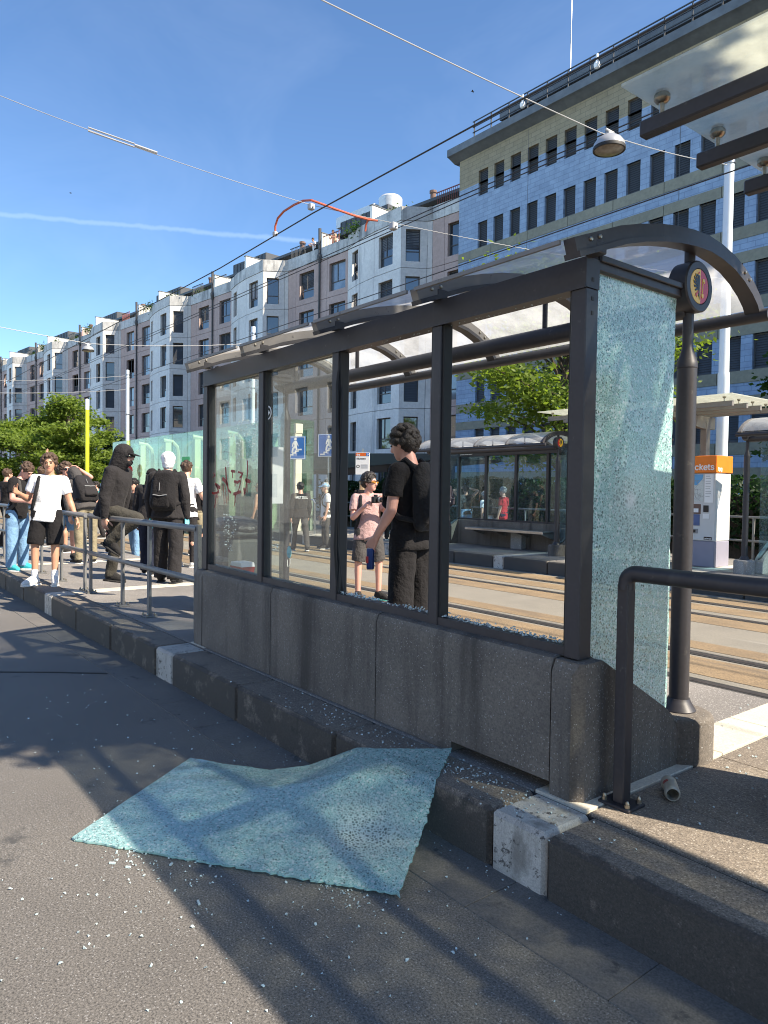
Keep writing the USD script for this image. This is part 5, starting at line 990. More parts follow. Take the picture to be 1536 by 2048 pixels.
bs = thing('stop_sign', 'white tram stop panel with an orange header on a thin pole', 'stop sign', (-13.6, 8.85, 0.246), math.radians(36))
obj('pole', MB().tube([(0, 0.03, 0), (0, 0.03, 2.4)], 0.03, 8).m, 'steel', bs)
bp_ = obj('panel', bx((-0.19, -0.015, 1.71), (0.19, 0.015, 2.29), 0.006), 'print_white', bs); obj('header', bx((-0.185, -0.018, 2.205), (0.10, -0.0155, 2.285)), 'sign_orange', bs); obj('stop_symbol', bx((0.105, -0.018, 2.205), (0.185, -0.0155, 2.285)), 'sign_blue', bs)
for txt, hh, px, pz, mt in (('tpg', 0.045, -0.16, 2.225, 'print_white'), ('14', 0.045, 0.118, 2.225, 'print_white'), ('Numero', 0.05, -0.16, 2.115, 'print_black')):
    x = meshkit.text_mesh(txt, hh, 0.002, True); v = x.vertices; obj('lettering', (np.stack([v[:, 0]+px, -0.0185-v[:, 2]*0.5, v[:, 1]+pz], 1), x.faces), mt, bp_)
ri = MB(); ri.extr(Polygon([(0.05*math.cos(a), 0.042*math.sin(a)) for a in np.linspace(0, 6.28, 20)[:-1]], [[(0.034*math.cos(a), 0.026*math.sin(a)) for a in np.linspace(0, 6.28, 20)[:-1]]]), (-0.12, -0.0155, 1.93), (1, 0, 0), (0, 0, 1), (0, -0.002, 0)); ri.build('ring_mark', 'print_black', bp_)
tl = MB()
for k in range(5): tl.box((-0.04, -0.0175, 1.97-0.022*k), (0.15, -0.0155, 1.977-0.022*k))
tl.build('small_print', 'print_grey', bp_)
ne = thing('no_entry_sign', 'small red and white no entry sign in front of the green glass box', 'sign', (-31.0, 8.45, 0.246), math.radians(38))
obj('pole', MB().tube([(0, 0.03, 0), (0, 0.03, 2.3)], 0.03, 8).m, 'steel', ne); obj('disc', MB().lathe([(0.0, -0.02), (0.30, -0.015), (0.30, 0.01), (0.0, 0.012)], (0, 0, 2.05), 'y', 24).m, 'sign_red', ne); obj('bar', bx((-0.2, -0.03, 1.99), (0.2, -0.021, 2.11)), 'print_white', ne)
aw = thing('dark_awning', 'low dark roof like awning behind the man with the camera', 'awning', (0, 0, 0))
obj('roof', MB().extr(Polygon([(-24.5, 3.05), (-15.4, 2.75), (-15.2, 2.62), (-15.4, 2.55), (-24.5, 2.2)]), (0, 13.0, 0), (1, 0, 0), (0, 0, 1), (0, 3.0, 0)).m, 'awning_black', aw)
for x in (-23.5, -19.5, -16.2): obj('leg', bx((x-0.05, 14.4, 0), (x+0.05, 14.5, 2.4)), 'awning_black', aw)
bar = thing('barrier_rail', 'pale hoop railing on the far platform near the stairs', 'railing', (0, 0, 0))
for k, x in enumerate((-19.4, -17.4)): obj('hoop', MB().tube([(x, 8.72, 0.25), (x, 8.72, 1.15), (x+0.1, 8.72, 1.25), (x+1.6, 8.72, 1.25), (x+1.7, 8.72, 1.15), (x+1.7, 8.72, 0.25)], 0.03, 8).m, 'steel', bar, smooth=40)
# bin with a black sack, take-away box inside the near shelter
bn_ = thing('waste_bin', 'dark grey waste bin overflowing with a black sack behind the left windows', 'bin', (-5.25, 1.0, HK), math.radians(-4))
obj('body', MB().box((-0.36, -0.26, 0), (0.36, 0.26, 0.80), 0.05).m, 'bin_plastic', bn_); obj('lid', MB().box((-0.39, -0.29, 0.81), (0.39, 0.29, 0.86), 0.02).m, 'bin_plastic', bn_)
sm = to_tm(Manifold.sphere(1, 48).scale((0.40, 0.30, 0.13)).translate((0, 0, 0.88))); v = sm.vertices; v = v + 0.07*(meshkit.fbm(v*7, 3)[:, None]-0.5)*(v-np.array([0, 0, 0.9])); obj('sack', (v, sm.faces), 'bag_black', bn_, smooth=True)
tk_ = thing('takeaway_box', 'red and white takeaway box behind the leftmost window', 'box', (-3.52, 0.22, 0.845))
obj('carton', MB().extr(Polygon([(-0.08, 0), (0.08, 0), (0.105, 0.065), (-0.105, 0.065)]), (0, -0.06, 0), (1, 0, 0), (0, 0, 1), (0, 0.12, 0)).m, 'can_red', tk_); obj('lid', MB().extr(Polygon([(-0.105, 0.066), (0.105, 0.066), (0.085, 0.10), (-0.085, 0.10)]), (0, -0.06, 0), (1, 0, 0), (0, 0, 1), (0, 0.12, 0)).m, 'print_white', tk_)
mk = thing('face_mask', 'pale blue face mask dangling by its strap from the shelter pole', 'mask', (-3.76, 0.86-0.055, 0.98))
v, f = to_tm(Manifold.sphere(1, 24).scale((0.038, 0.010, 0.055))).vertices, to_tm(Manifold.sphere(1, 24)).faces
obj('mask_sheet', (v, f), 'glove_cyan', mk, smooth=True); obj('strap', MB().tube([(0.03, 0, 0.07), (0.05, 0.0, 0.16), (0.03, 0.005, 0.27)], 0.003, 4).tube([(-0.03, 0, -0.07), (-0.02, 0, -0.13), (0.01, 0, -0.12), (0.03, 0, -0.06)], 0.003, 4).m, 'print_white', mk)
# ------------------------------------------------------------------ people
def rot(axis, deg):
    a = math.radians(deg); c, s = math.cos(a), math.sin(a)
    return {'x': np.array([[1, 0, 0], [0, c, -s], [0, s, c]]), 'y': np.array([[c, 0, s], [0, 1, 0], [-s, 0, c]]), 'z': np.array([[c, -s, 0], [s, c, 0], [0, 0, 1]])}[axis]
def nz(v): v = np.asarray(v, float); return v/np.linalg.norm(v)
def ball(c, r, n=16): return Manifold.sphere(1.0, n).scale((r, r, r) if np.ndim(r) == 0 else tuple(r)).translate(tuple(c))
def fr_ell(T, o, c, r, n=16):
    """ellipsoid with centre c and radii r in the frame T (columns) at o"""
    M = np.zeros((3, 4)); M[:, :3] = T @ np.diag(r); M[:, 3] = o + T @ np.asarray(c, float); return Manifold.sphere(1.0, n).transform(M)
def cap(a, ra, b, rb, n=14): return Manifold.batch_hull([ball(a, ra, n), ball(b, rb, n)])
def hull(*ms): return Manifold.batch_hull(list(ms))
def soft(parts, edge=0.03, it=6, wr=0.0, seed=0, keep=None):
    m = Manifold.batch_boolean(parts, m3.OpType.Add)
    if keep is not None: m = keep(m)
    m = m.refine_to_length(edge); t = to_tm(m); t = trimesh.Trimesh(t.vertices, t.faces, process=True)
    if it: trimesh.smoothing.filter_taubin(t, lamb=0.5, nu=0.52, iterations=it)
    if wr:
        n = t.vertex_normals; q = t.vertices*np.array([9, 9, 5.0]) + seed*3.1
        t.vertices = t.vertices + n*((meshkit.fbm(q, 3, seed)-0.5)*wr*2 + (np.abs(meshkit.noise(t.vertices*np.array([16, 16, 11.0]) + seed)-0.5)-0.25)*wr*1.3)[:, None]
    return np.array(t.vertices), np.array(t.faces)
def trimmed(m, p, n): return m.trim_by_plane(tuple(np.asarray(n, float)), float(np.dot(n, p)))
def hand(w, d, pn, side, curl, k, spread=1.0):
    """palm and five fingers from the wrist w along d; pn = the way the fingers close; side = the thumb's side"""
    d, pn = nz(d), np.asarray(pn, float); pn = nz(pn - d*(pn @ d)); sd = np.cross(d, pn); sd = sd if sd @ side > 0 else -sd
    P = [hull(*(ball(w + d*a*k + sd*b*k, r*k, 8) for a, b, r in ((0.0, 0.016, 0.019), (0.0, -0.016, 0.018), (0.085, 0.034, 0.012), (0.082, -0.030, 0.011), (0.05, 0.03, 0.015))))]
    for i, (off, ln_) in enumerate(((0.030, 0.074), (0.010, 0.084), (-0.011, 0.078), (-0.030, 0.060))):
        p = w + d*0.084*k + sd*off*k; q = nz(d + sd*off*2.2*spread); a = 0.0
        for j, f in enumerate((0.45, 0.32, 0.25)):
            a += curl*(0.7, 1.0, 0.8)[j]; dirn = q*math.cos(a) + pn*math.sin(a); e = p + dirn*ln_*f*k
            P.append(cap(p, (0.0095-0.0008*j)*k, e, (0.0088-0.0008*j)*k, 6)); p = e
    p = w + d*0.025*k + sd*0.026*k
    for j, f in enumerate((0.042, 0.034, 0.028)):
        dirn = nz(d*(0.65+0.15*j) + sd*(0.75-0.2*j) + pn*(0.35+0.35*j*curl)); e = p + dirn*f*k; P.append(cap(p, (0.0125-0.0012*j)*k, e, (0.0112-0.0012*j)*k, 6)); p = e
    return P
PEOPLE = 'people around the tram stop'
def person(label, pos, face_dir, H=1.76, lean=(0, 0), twist=0, head=(0, 0, 0), aL=((0.05, 0.18, -1), (0.25, 0.05, -1)), aR=((0.05, -0.18, -1), (0.25, -0.05, -1)), lL=((0.02, 0.07, -1), (-0.03, 0.02, -1)), lR=((0.02, -0.07, -1), (-0.03, -0.02, -1)),
           skin='skin', hair=('short', 'hair_brown'), top=('tee', 'cloth_black'), bottom=('trousers', 'cloth_black'), shoes=('trainer_black', 'sole_white'), hat=None, hood=None, pack=None, glasses=None, mask=None, curl=(0.4, 0.4), pelvis=None, seed=1, fem=False, strap=None, wide=1.0, edge=0.03, neckerchief=None, footdir=None):
    k = H/1.75; yaw = math.degrees(math.atan2(face_dir[1], face_dir[0])); HB = np.array([0.0, 0, 0])
    t = thing('person', label, 'person', pos, math.radians(yaw), group=PEOPLE)
    rg = np.random.default_rng(seed)
    legs = []
    for (th, sh), sg in ((lL, 1), (lR, -1)): legs.append((nz(th), nz(sh), sg))
    drop = max(-(th[2]*0.43 + sh[2]*0.42)*k for th, sh, _ in legs) + 0.105*k
    pz = pelvis if pelvis is not None else drop
    P0 = np.array([0, 0, pz]); T = rot('y', lean[0]) @ rot('x', lean[1]) @ rot('z', twist); Tp = rot('y', lean[0]*0.35) @ rot('x', lean[1]*0.4)
    def tp(c): return P0 + T @ (np.asarray(c, float)*k)
    E = lambda c, r, n=16, T_=None: fr_ell(T if T_ is None else T_, P0, np.asarray(c, float)*k, np.asarray(r, float)*k, n)
    # body
    B = [hull(E((0, 0, 0.02), (.10, .155, .09), T_=Tp), E((0.005, 0, .17), (.088, .132, .09))), hull(E((0.005, 0, .17), (.088, .132, .09)), E((0, 0, .35), (.108, .158, .13))),
         hull(E((0, 0, .35), (.108, .158, .13)), E((-.01, .16, .455), (.055, .055, .055)), E((-.01, -.16, .455), (.055, .055, .055)), E((-.01, 0, .49), (.06, .09, .05)))]
    Hd = T @ rot('z', head[0]) @ rot('y', head[1]) @ rot('x', head[2]); nb = tp((-.012, 0, .50)); hc = tp((0.0, 0, .575)) + Hd @ (np.array([0.028, 0, 0.095])*k)
    HE = lambda c, r, n=18: fr_ell(Hd, hc, np.asarray(c, float)*k, np.asarray(r, float)*k, n)
    hp = lambda c: hc + Hd @ (np.asarray(c, float)*k)
    B.append(hull(ball(nb, .062*k), ball(hp((-.022, 0, -.075)), .054*k)))
    B += [hull(HE((-.012, 0, .025), (.096, .077, .092)), HE((.02, 0, -.03), (.07, .066, .06))), hull(HE((.022, 0, -.03), (.068, .064, .05)), HE((.050, 0, -.092), (.030, .036, .024)), HE((.0, 0, -.06), (.05, .055, .04)))]
    B += [hull(ball(hp((.088, 0, .012)), .008*k, 8), ball(hp((.108, 0, -.030)), .0125*k, 8), ball(hp((.088, 0.012, -.034)), .009*k, 8), ball(hp((.088, -0.012, -.034)), .009*k, 8))]
    B += [hull(HE((.078, .032, .022), (.012, .022, .009), 10), HE((.080, -.032, .022), (.012, .022, .009), 10))]
    for s in (1, -1): B.append(HE((-.008, s*.080, -.012), (.019, .011, .033), 12))
    hands = []
    arms = []
    for (ua, fa), sg, cu in ((aL, 1, curl[0]), (aR, -1, curl[1])):
        ua, fa = nz(T @ nz(ua)) if True else nz(ua), nz(T @ nz(fa)); sh = tp((-.01, sg*.178, .455)); el = sh + ua*.285*k; wr_ = el + fa*.255*k
        B += [cap(sh, .054*k, el, .040*k), cap(el, .041*k, wr_, .027*k), cap(el + fa*.03*k, .043*k, el + fa*.10*k, .040*k)]
        inward = T @ np.array([0.25, -sg, 0.0]); thumb = T @ np.array([1.0, 0, 0.25])
        if abs(fa @ (T @ np.array([1, 0, 0]))) > 0.75: thumb = T @ np.array([0, 0, 1.0])
        B += hand(wr_, fa, inward, thumb, cu, k); arms.append((sh, el, wr_, ua, fa, sg))
    feet = []
    for i, (th, sh, sg) in enumerate(legs):
        hp_ = P0 + Tp @ (np.array([0, sg*.092, -.01])*k); kn = hp_ + th*.43*k; an = kn + sh*.42*k
        fd = np.array([1.0, sg*0.18, 0]); fd = nz(fd) if footdir is None else nz(footdir[i])
        B += [cap(hp_, .088*k, kn, .054*k), cap(kn, .052*k, an, .036*k), hull(ball(kn + sh*.10*k + np.array([-.018, 0, 0])*k, .052*k), ball(kn + sh*.22*k, .043*k))]
        feet.append((an, fd, hp_, kn, th, sh, sg))
    body = obj('body', soft(B, edge*k, 5), skin, t, smooth=True)
    # face
    for s in (1, -1):
        e = obj('eye', to_tm(HE((.083, s*.031, .004), (.0085, .013, .0075), 10)), 'eye_dark', body, smooth=True)
        obj('eyebrow', to_tm(hull(HE((.092, s*.018, .027), (.004, .006, .004), 8), HE((.085, s*.047, .025), (.004, .006, .003), 8))), hair[1] if hair[1] != 'none' else 'hair_brown', body, smooth=True)
    obj('mouth', to_tm(HE((.082, 0, -.066), (.006, .022, .006), 10)), 'lip', body, smooth=True)
    # shoes
    for an, fd, *_ in feet:
        fz = an + np.array([0, 0, -1.0])*0; up = np.array([0, 0, 1.0]); up = nz(up - fd*(up @ fd)) if abs(fd[2]) < 0.95 else up; lat = np.cross(up, fd)
        s_ = hull(ball(an - fd*.028*k - up*.040*k, .044*k, 12), ball(an + fd*.10*k - up*.052*k + lat*.006*k, .046*k, 12), ball(an + fd*.175*k - up*.066*k, .032*k, 12), ball(an + up*.0*k, .047*k, 12))
        base = an - up*.103*k; s_ = trimmed(s_, base + up*.02*k, up)
        so = hull(*(ball(an - up*(.092)*k + fd*a*k + lat*b*k, .013*k, 8) for a, b in ((-.065, .028), (-.065, -.028), (.10, .046), (.10, -.042), (.19, .022), (.19, -.018))))
        sh_ = obj('shoe', soft([s_], .03*k, 3), shoes[0], t, smooth=True); obj('sole', to_tm(so), shoes[1], sh_, smooth=45)
    # bottoms
    kind, mt = bottom
    if kind != 'none':
        L_ = [hull(E((0, 0, .06), (.112, .168, .06), T_=Tp), *(ball(f[2] + np.array([0, 0, 0.0]), .104*k) for f in feet))]
        cuts = []
        for an, fd, hp_, kn, th, sh, sg in feet:
            if kind == 'shorts':
                end = kn + th*(-.02)*k; L_.append(trimmed(cap(hp_, .108*k, end + th*.10*k, .094*k*wide), end, -th))
            else:
                w_ = {'trousers': (.076, .064), 'jeans': (.073, .06), 'wide': (.100, .115), 'slim': (.066, .05)}[kind]
                L_.append(cap(hp_, .104*k, kn, w_[0]*wide*k)); end = an + sh*.035*k; L_.append(trimmed(cap(kn, w_[0]*wide*k, end + sh*.08*k, w_[1]*wide*k), end, -sh))
        b_ = obj('shorts' if kind == 'shorts' else 'trousers', soft(L_, .034*k, 4, 0.010 if kind != 'wide' else 0.014, seed), mt, t, smooth=True)
        obj('waistband', soft([trimmed(trimmed(hull(E((0, 0, .09), (.114, .170, .05), T_=Tp), E((0, 0, .03), (.116, .172, .05), T_=Tp)), tp((0, 0, .06)), T[:, 2]), tp((0, 0, .10)), -T[:, 2])], .05, 0), mt, b_)
    # tops
    kind, mt = top
    if kind != 'none':
        g = {'tee': .016, 'hoodie': .040, 'jacket': .036, 'coat': .034, 'vest': .012, 'shirt': .018}[kind]
        hem = {'tee': -.12, 'hoodie': -.09, 'jacket': -.09, 'coat': -.50, 'vest': -.05, 'shirt': -.12}[kind]
        up = T[:, 2]
        lo = E((0, 0, max(hem, -.16)), (.120+g, .195+g, .05))
        Q = [hull(lo, E((0.01, 0, .16), (.098+g, .145+g, .10))), hull(E((0.01, 0, .16), (.098+g, .145+g, .10)), E((0, 0, .35), (.110+g, .160+g, .125))),
             hull(E((0, 0, .35), (.110+g, .160+g, .125)), E((-.01, .165, .450), (.062+g*.5,)*3), E((-.01, -.165, .450), (.062+g*.5,)*3), E((-.015, 0, .495), (.066, .085, .035)))]
        if kind == 'coat': Q.append(hull(lo, E((-.03, 0, -.45), (.20, .22, .06))))
        Q = [trimmed(q, tp((0, 0, hem)), up) for q in Q]
        for sh, el, wr_, ua, fa, sg in arms:
            if kind in ('tee', 'shirt'):
                end = sh + ua*.185*k; Q.append(trimmed(cap(sh, .070*k, end + ua*.06*k, .072*k), end, -ua))
            elif kind != 'vest':
                Q += [cap(sh, (.060+g*.6)*k, el, (.050+g*.55)*k), trimmed(cap(el, (.050+g*.55)*k, wr_ + fa*.06*k, .041*k), wr_ + fa*.012*k, -fa)]
        tp_ = obj({'tee': 'tshirt', 'hoodie': 'hoodie', 'jacket': 'jacket', 'coat': 'coat', 'vest': 'top', 'shirt': 'shirt'}[kind], soft(Q, .032*k, 4, 0.009 if kind in ('tee', 'shirt', 'vest') else 0.011, seed+1), mt, t, smooth=True)
        if kind in ('hoodie', 'jacket'):
            for sh, el, wr_, ua, fa, sg in arms: obj('cuff', soft([trimmed(cap(wr_ - fa*.03*k, .040*k, wr_ + fa*.05*k, .036*k), wr_ + fa*.022*k, -fa)], .04, 0), mt, tp_)
        if kind == 'hoodie' and hood != 'up':
            obj('hood', soft([hull(ball(tp((-.085, .06, .50)), .05*k), ball(tp((-.085, -.06, .50)), .05*k), ball(tp((-.10, 0, .45)), .05*k)), cap(tp((-.085, .06, .50)), .048*k, tp((.0, .085, .50)), .036*k), cap(tp((-.085, -.06, .50)), .048*k, tp((.0, -.085, .50)), .036*k)], .03*k, 4, .006, seed), mt, tp_, smooth=True)
    if hood == 'up':
        sh_ = hull(HE((-.03, 0, .03), (.122, .104, .118)), HE((-.015, 0, -.05), (.105, .095, .09)), ball(tp((-.05, 0, .50)), .10*k)); hole = HE((.155, 0, -.015), (.135, .082, .108), 20)
        obj('hood', soft([sh_ - hole], .028*k, 4, .006, seed+4), mt, t, smooth=True)
    # hair and hats
    hk, hm = hair
    if hk in ('short', 'curly', 'long'):
        H_ = []
        if hk == 'curly':
            for _ in range(260):
                v = rg.normal(size=3); v /= np.linalg.norm(v); c = np.array([-.022 + v[0]*.102, v[1]*.088, .030 + v[2]*.104])
                if c[0] > .05 and c[2] < .085: continue
                if c[2] < .005 and c[0] > -.035: continue
                if c[2] < -.062: continue
                H_.append(ball(hp(c*1.05), rg.uniform(.016, .030)*k, 8))
            H_.append(HE((-.022, 0, .028), (.104, .087, .100)) - HE((.125, 0, -.040), (.115, .11, .098)) - HE((.02, 0, -.15), (.14, .12, .11)))
            hm_ = soft(H_, .016*k, 1)
        else:
            cp = HE((-.018, 0, .032), (.106, .088, .099)) - HE((.125, 0, -.040), (.115, .11, .093)) - HE((.0, 0, -.135), (.14, .12, .10)); H_ = [cp]
            for _ in range(70):
                v = rg.normal(size=3); v /= np.linalg.norm(v); v[2] = abs(v[2]); c = np.array([-.018 + v[0]*.100, v[1]*.084, .040 + v[2]*.094])
                if c[0] > .06 and c[2] < .08: continue
                H_.append(ball(hp(c), rg.uniform(.014, .024)*k, 8))
            if hk == 'long': H_ += [hull(HE((-.07, 0, .02), (.05, .08, .06)), ball(tp((-.09, .04, .45)), .05*k), ball(tp((-.09, -.04, .45)), .05*k))]
            hm_ = soft(H_, .02*k, 3)
        obj('hair', hm_, hm, t, smooth=True)
    if hat:
        hkind, hmat = hat
        if hkind in ('cap', 'cap_back'):
            s = 1 if hkind == 'cap' else -1
            c1 = trimmed(HE((-.014, 0, .035), (.112, .094, .100)), hp((0, 0, .030)), Hd[:, 2]); h_ = obj('cap', soft([c1], .03*k, 2), hmat, t, smooth=True)
            vis = hull(HE((s*.09-.01, 0, .038), (.02, .074, .010), 10), HE((s*.178-.01, 0, .024), (.018, .048, .007), 10)); obj('visor', to_tm(vis), hmat, h_, smooth=True)
        elif hkind == 'bucket':
            c1 = hull(HE((-.012, 0, .10), (.085, .075, .03)), HE((-.012, 0, .04), (.112, .095, .03))); br = hull(HE((-.012, 0, .03), (.115, .098, .012)), HE((-.012, 0, .0), (.165, .148, .010))) ; obj('hat', soft([c1, br], .03*k, 2), hmat, t, smooth=True)
        elif hkind == 'wrap':
            c1 = hull(HE((-.014, 0, .035), (.112, .094, .102)), HE((-.035, 0, -.065), (.080, .076, .05))) - HE((.155, 0, -.045), (.12, .085, .085)); h_ = obj('head_cloth', soft([c1], .012*k, 2, .014, seed+9), hmat, t, smooth=True)
    if neckerchief: obj('scarf', soft([hull(HE((-.075, 0, .02), (.05, .07, .02)), ball(tp((-.14, .05, .28)), .03*k), ball(tp((-.14, -.03, .26)), .03*k))], .03*k, 3, .01, seed), neckerchief, t, smooth=True)
    if mask:
        mk_ = hull(HE((.030, 0, -.068), (.078, .068, .036)), HE((.052, 0, -.10), (.038, .042, .024)), HE((-.01, 0, -.085), (.07, .066, .035))); obj('mask', soft([mk_], .025*k, 3), mask, t, smooth=True)
    if glasses:
        gl = hull(HE((.098, .030, .004), (.006, .027, .017), 12), HE((.072, .066, .006), (.010, .010, .012), 10)); gr = hull(HE((.098, -.030, .004), (.006, .027, .017), 12), HE((.072, -.066, .006), (.010, .010, .012), 10))
        g_ = obj('sunglasses', soft([gl, gr], .02, 0), glasses, t, smooth=True)
        tm_ = MB()
        for s in (1, -1): tm_.tube([hp((.075, s*.075, .008)), hp((.02, s*.086, .008)), hp((-.01, s*.085, .0))], .004*k, 5)
        tm_.tube([hp((.103, .05, .02)), hp((.109, 0, .016)), hp((.103, -.05, .02))], .004*k, 5); tm_.build('sunglass_frame', 'print_black', g_)
    if pack:
        gk = .016 if top[0] in ('tee', 'shirt') else .03
        rr_ = [ball(tp((-.135-gk-a, b, c)), r*k, 12) for a, b, c, r in ((.0, .105, .42, .05), (.0, -.105, .42, .05), (.015, .09, .49, .03), (.015, -.09, .49, .03), (.05, .11, .12, .06), (.05, -.11, .12, .06), (.0, .12, .06, .05), (.0, -.12, .06, .05), (.09, .08, .2, .045), (.09, -.08, .2, .045))]
        pk = obj('backpack', soft([hull(*rr_)], .04*k, 3, .008, seed+2), pack, t, smooth=True)
        po = hull(*(ball(tp((-.235-gk, b, c)), .035*k, 10) for b, c in ((.08, .09), (-.08, .09), (.075, .22), (-.075, .22)))); obj('front_pocket', soft([po], .04, 2), pack, pk, smooth=True)
        obj('pocket_zip', MB().tube([tp((-.272-gk, .09, .225)), tp((-.282-gk, 0, .212)), tp((-.272-gk, -.09, .225))], .006*k, 5).tube([tp((-.265-gk, .012, .28)), tp((-.25-gk, .010, .38))], .0035*k, 4).m, 'print_grey', pk)
        for s in (1, -1):
            pts = [tp((-.12-gk, s*.10, .46)), tp((-.04, s*.105, .535+gk*.4)), tp((.07+gk*.6, s*.115, .47)), tp((.122+gk, s*.12, .36)), tp((.11+gk, s*.150, .22)), tp((-.02, s*(.165+gk), .12)), tp((-.13, s*.13, .09))]
            obj('shoulder_strap', MB().tube(pts, .021*k, 8).m, pack, pk, smooth=40)
    if strap:
        pts = [tp((-.09, -.13, .40)), tp((-.04, -.115, .515)), tp((.06, -.115, .47)), tp((.118, -.125, .33)), tp((.11, -.15, .16)), tp((.03, -.178, .04)), tp((-.05, -.16, .0))]
        obj('strap', MB().tube(pts, .024*k, 8).m, strap, t, smooth=40)
    t_ = {'prim': t, 'tp': tp, 'hp': hp, 'arms': arms, 'pos': np.asarray(pos, float), 'yaw': yaw, 'k': k, 'feet': feet, 'T': T}
    return t_
def world(pr, p): return pr['pos'] + rot('z', pr['yaw']) @ np.asarray(p)
RIGHT, AWAY = np.array([0.617, 0.787]), np.array([-0.787, 0.617]); LEFT, TOWARD = -RIGHT, -AWAY
dirn = lambda r, a: nz(np.array([*(RIGHT*r + AWAY*a), 0]))[:2]
# main figure behind the smashed window
pm = person('man with curly dark hair, black tee and baggy trousers, back turned, behind the smashed window', (-2.33, 1.03, HK), dirn(-0.82, 0.57), 1.80, head=(4, 10, 0), lean=(3, 0), aL=((0.10, 0.16, -1), (0.62, -0.05, -0.8)), aR=((0.1, -0.16, -1), (0.5, 0.05, -0.9)), skin='skin_pink', hair=('curly', 'hair_black'), top=('tee', 'cloth_black'), bottom=('wide', 'cloth_black'), pack='strap_black', seed=3, edge=0.02, curl=(0.75, 0.6))
w = world(pm, pm['arms'][0][2] + pm['arms'][0][4]*0.085); cb = thing('drink_can', 'tall dark blue can in the hand of the man with curly dark hair', 'can', w + np.array([0.0, 0.0, -0.09]))
obj('can_body', MB().lathe([(0.0, -0.08), (0.025, -0.08), (0.030, -0.07), (0.030, 0.07), (0.026, 0.08), (0.0, 0.08)], n=20).m, 'can_blue', cb, smooth=35); obj('can_lid', MB().lathe([(0.026, 0.081), (0.024, 0.083), (0.0, 0.081)], n=20).m, 'can_metal', cb); obj('can_print', MB().box((0.012, -0.036, -0.03), (-0.012, -0.029, 0.02)).m, 'can_red', cb)
# photographer in pink
pp = person('man in a dusty pink tee and grey shorts holding up a camera on the tracks', (-6.25, 3.56, 0.004), dirn(0.15, -1), 1.78, head=(48, 0, 0), lean=(-2, 0), aL=((0.45, 0.25, -0.85), (0.62, -0.25, 0.75)), aR=((0.30, -0.15, -0.95), (0.72, 0.55, 0.62)), skin='skin_pink', hair=('curly', 'hair_black'), top=('tee', 'cloth_pink'), bottom=('shorts', 'cloth_grey'), shoes=('trainer_black', 'trainer_green'), glasses='lens_amber', strap='strap_black', seed=5, edge=0.022, curl=(0.9, 0.9), lL=((0.05, 0.14, -1), (-0.02, 0.0, -1)), lR=((0.02, -0.10, -1), (-0.03, 0.0, -1)), footdir=((0.75, 0.65, 0), (0.9, 0.1, 0)))
hw = (world(pp, pp['arms'][0][2] + pp['arms'][0][4]*0.10) + world(pp, pp['arms'][1][2] + pp['arms'][1][4]*0.09))/2
cm = thing('camera_body', 'black camera held by the man in pink', 'camera', hw, math.radians(pp['yaw']+48))
obj('body', MB().box((-0.03, -0.075, -0.045), (0.03, 0.075, 0.045), 0.01).box((-0.02, -0.025, 0.045), (0.02, 0.025, 0.07), 0.006).m, 'camera_black', cm); obj('lens', MB().lathe([(0.033, 0.03), (0.036, 0.04), (0.036, 0.11), (0.030, 0.12), (0.028, 0.105), (0.0, 0.10)], n=20, axis='x').m, 'camera_black', cm, smooth=35); obj('lens_ring', MB().lathe([(0.0365, 0.06), (0.0375, 0.065), (0.0375, 0.08), (0.0365, 0.085)], n=20, axis='x').m, 'print_grey', cm)
# left group by the railing
pw = person('young man in an oversized white tee and black shorts leaning back on the railing', (-8.40, -0.15, HK), dirn(0.30, -1), 1.73, head=(2, 4, 5), lean=(-5, -3), aL=((-0.05, 0.35, -1), (0.10, 0.42, -1)), aR=((-0.12, -0.28, -1), (0.80, -0.30, 0.22)), skin='skin_tan', hair=('curly', 'hair_brown'), top=('tee', 'cloth_white'), bottom=('shorts', 'cloth_black'), shoes=('trainer_white', 'sole_white'), strap='strap_black', seed=8, edge=0.022, lL=((0.12, 0.04, -1), (0.04, 0.0, -1)), lR=((0.14, -0.10, -1), (0.05, 0.0, -1)), footdir=((0.9, 0.1, 0), (0.7, -0.65, 0)), wide=1.15)
for an, fd, *_ in pw['feet']: obj('sock', soft([cap(an + (0, 0, 0.09), 0.044, an - (0, 0, 0.02), 0.044)], .04, 1), 'cloth_white', pw['prim'], smooth=True)
wa = pw['arms'][0]; obj('wristwatch', MB().tube([wa[2]-wa[4]*0.045, wa[2]-wa[4]*0.005], 0.034, 12).m, 'print_black', pw['prim'], smooth=35)
ps = person('hooded figure all in black with sunglasses sitting on the railing', (-6.66, 0.12, 0.0), dirn(1, -0.12), 1.68, lean=(16, 0), head=(0, -8, 0), hood='up', aL=((0.15, 0.2, -1), (0.1, 0.1, -1)), aR=((0.10, -0.22, -1), (0.25, 0.05, -1)), lL=((-0.10, 0.42, -1), (-0.25, 0.1, -1)), lR=((0.98, -0.08, -0.22), (-0.80, 0.0, -0.62)), hair=('none', 'hair_black'), top=('hoodie', 'cloth_charcoal'), bottom=('trousers', 'olive_dark'), shoes=('trainer_black', 'trainer_black'), glasses='lens_dark', mask='cloth_charcoal', hat=('cap', 'cloth_black'), pelvis=1.29, seed=11, edge=0.025, footdir=((1, 0.1, -0.1), (0.75, 0.0, -0.5)))
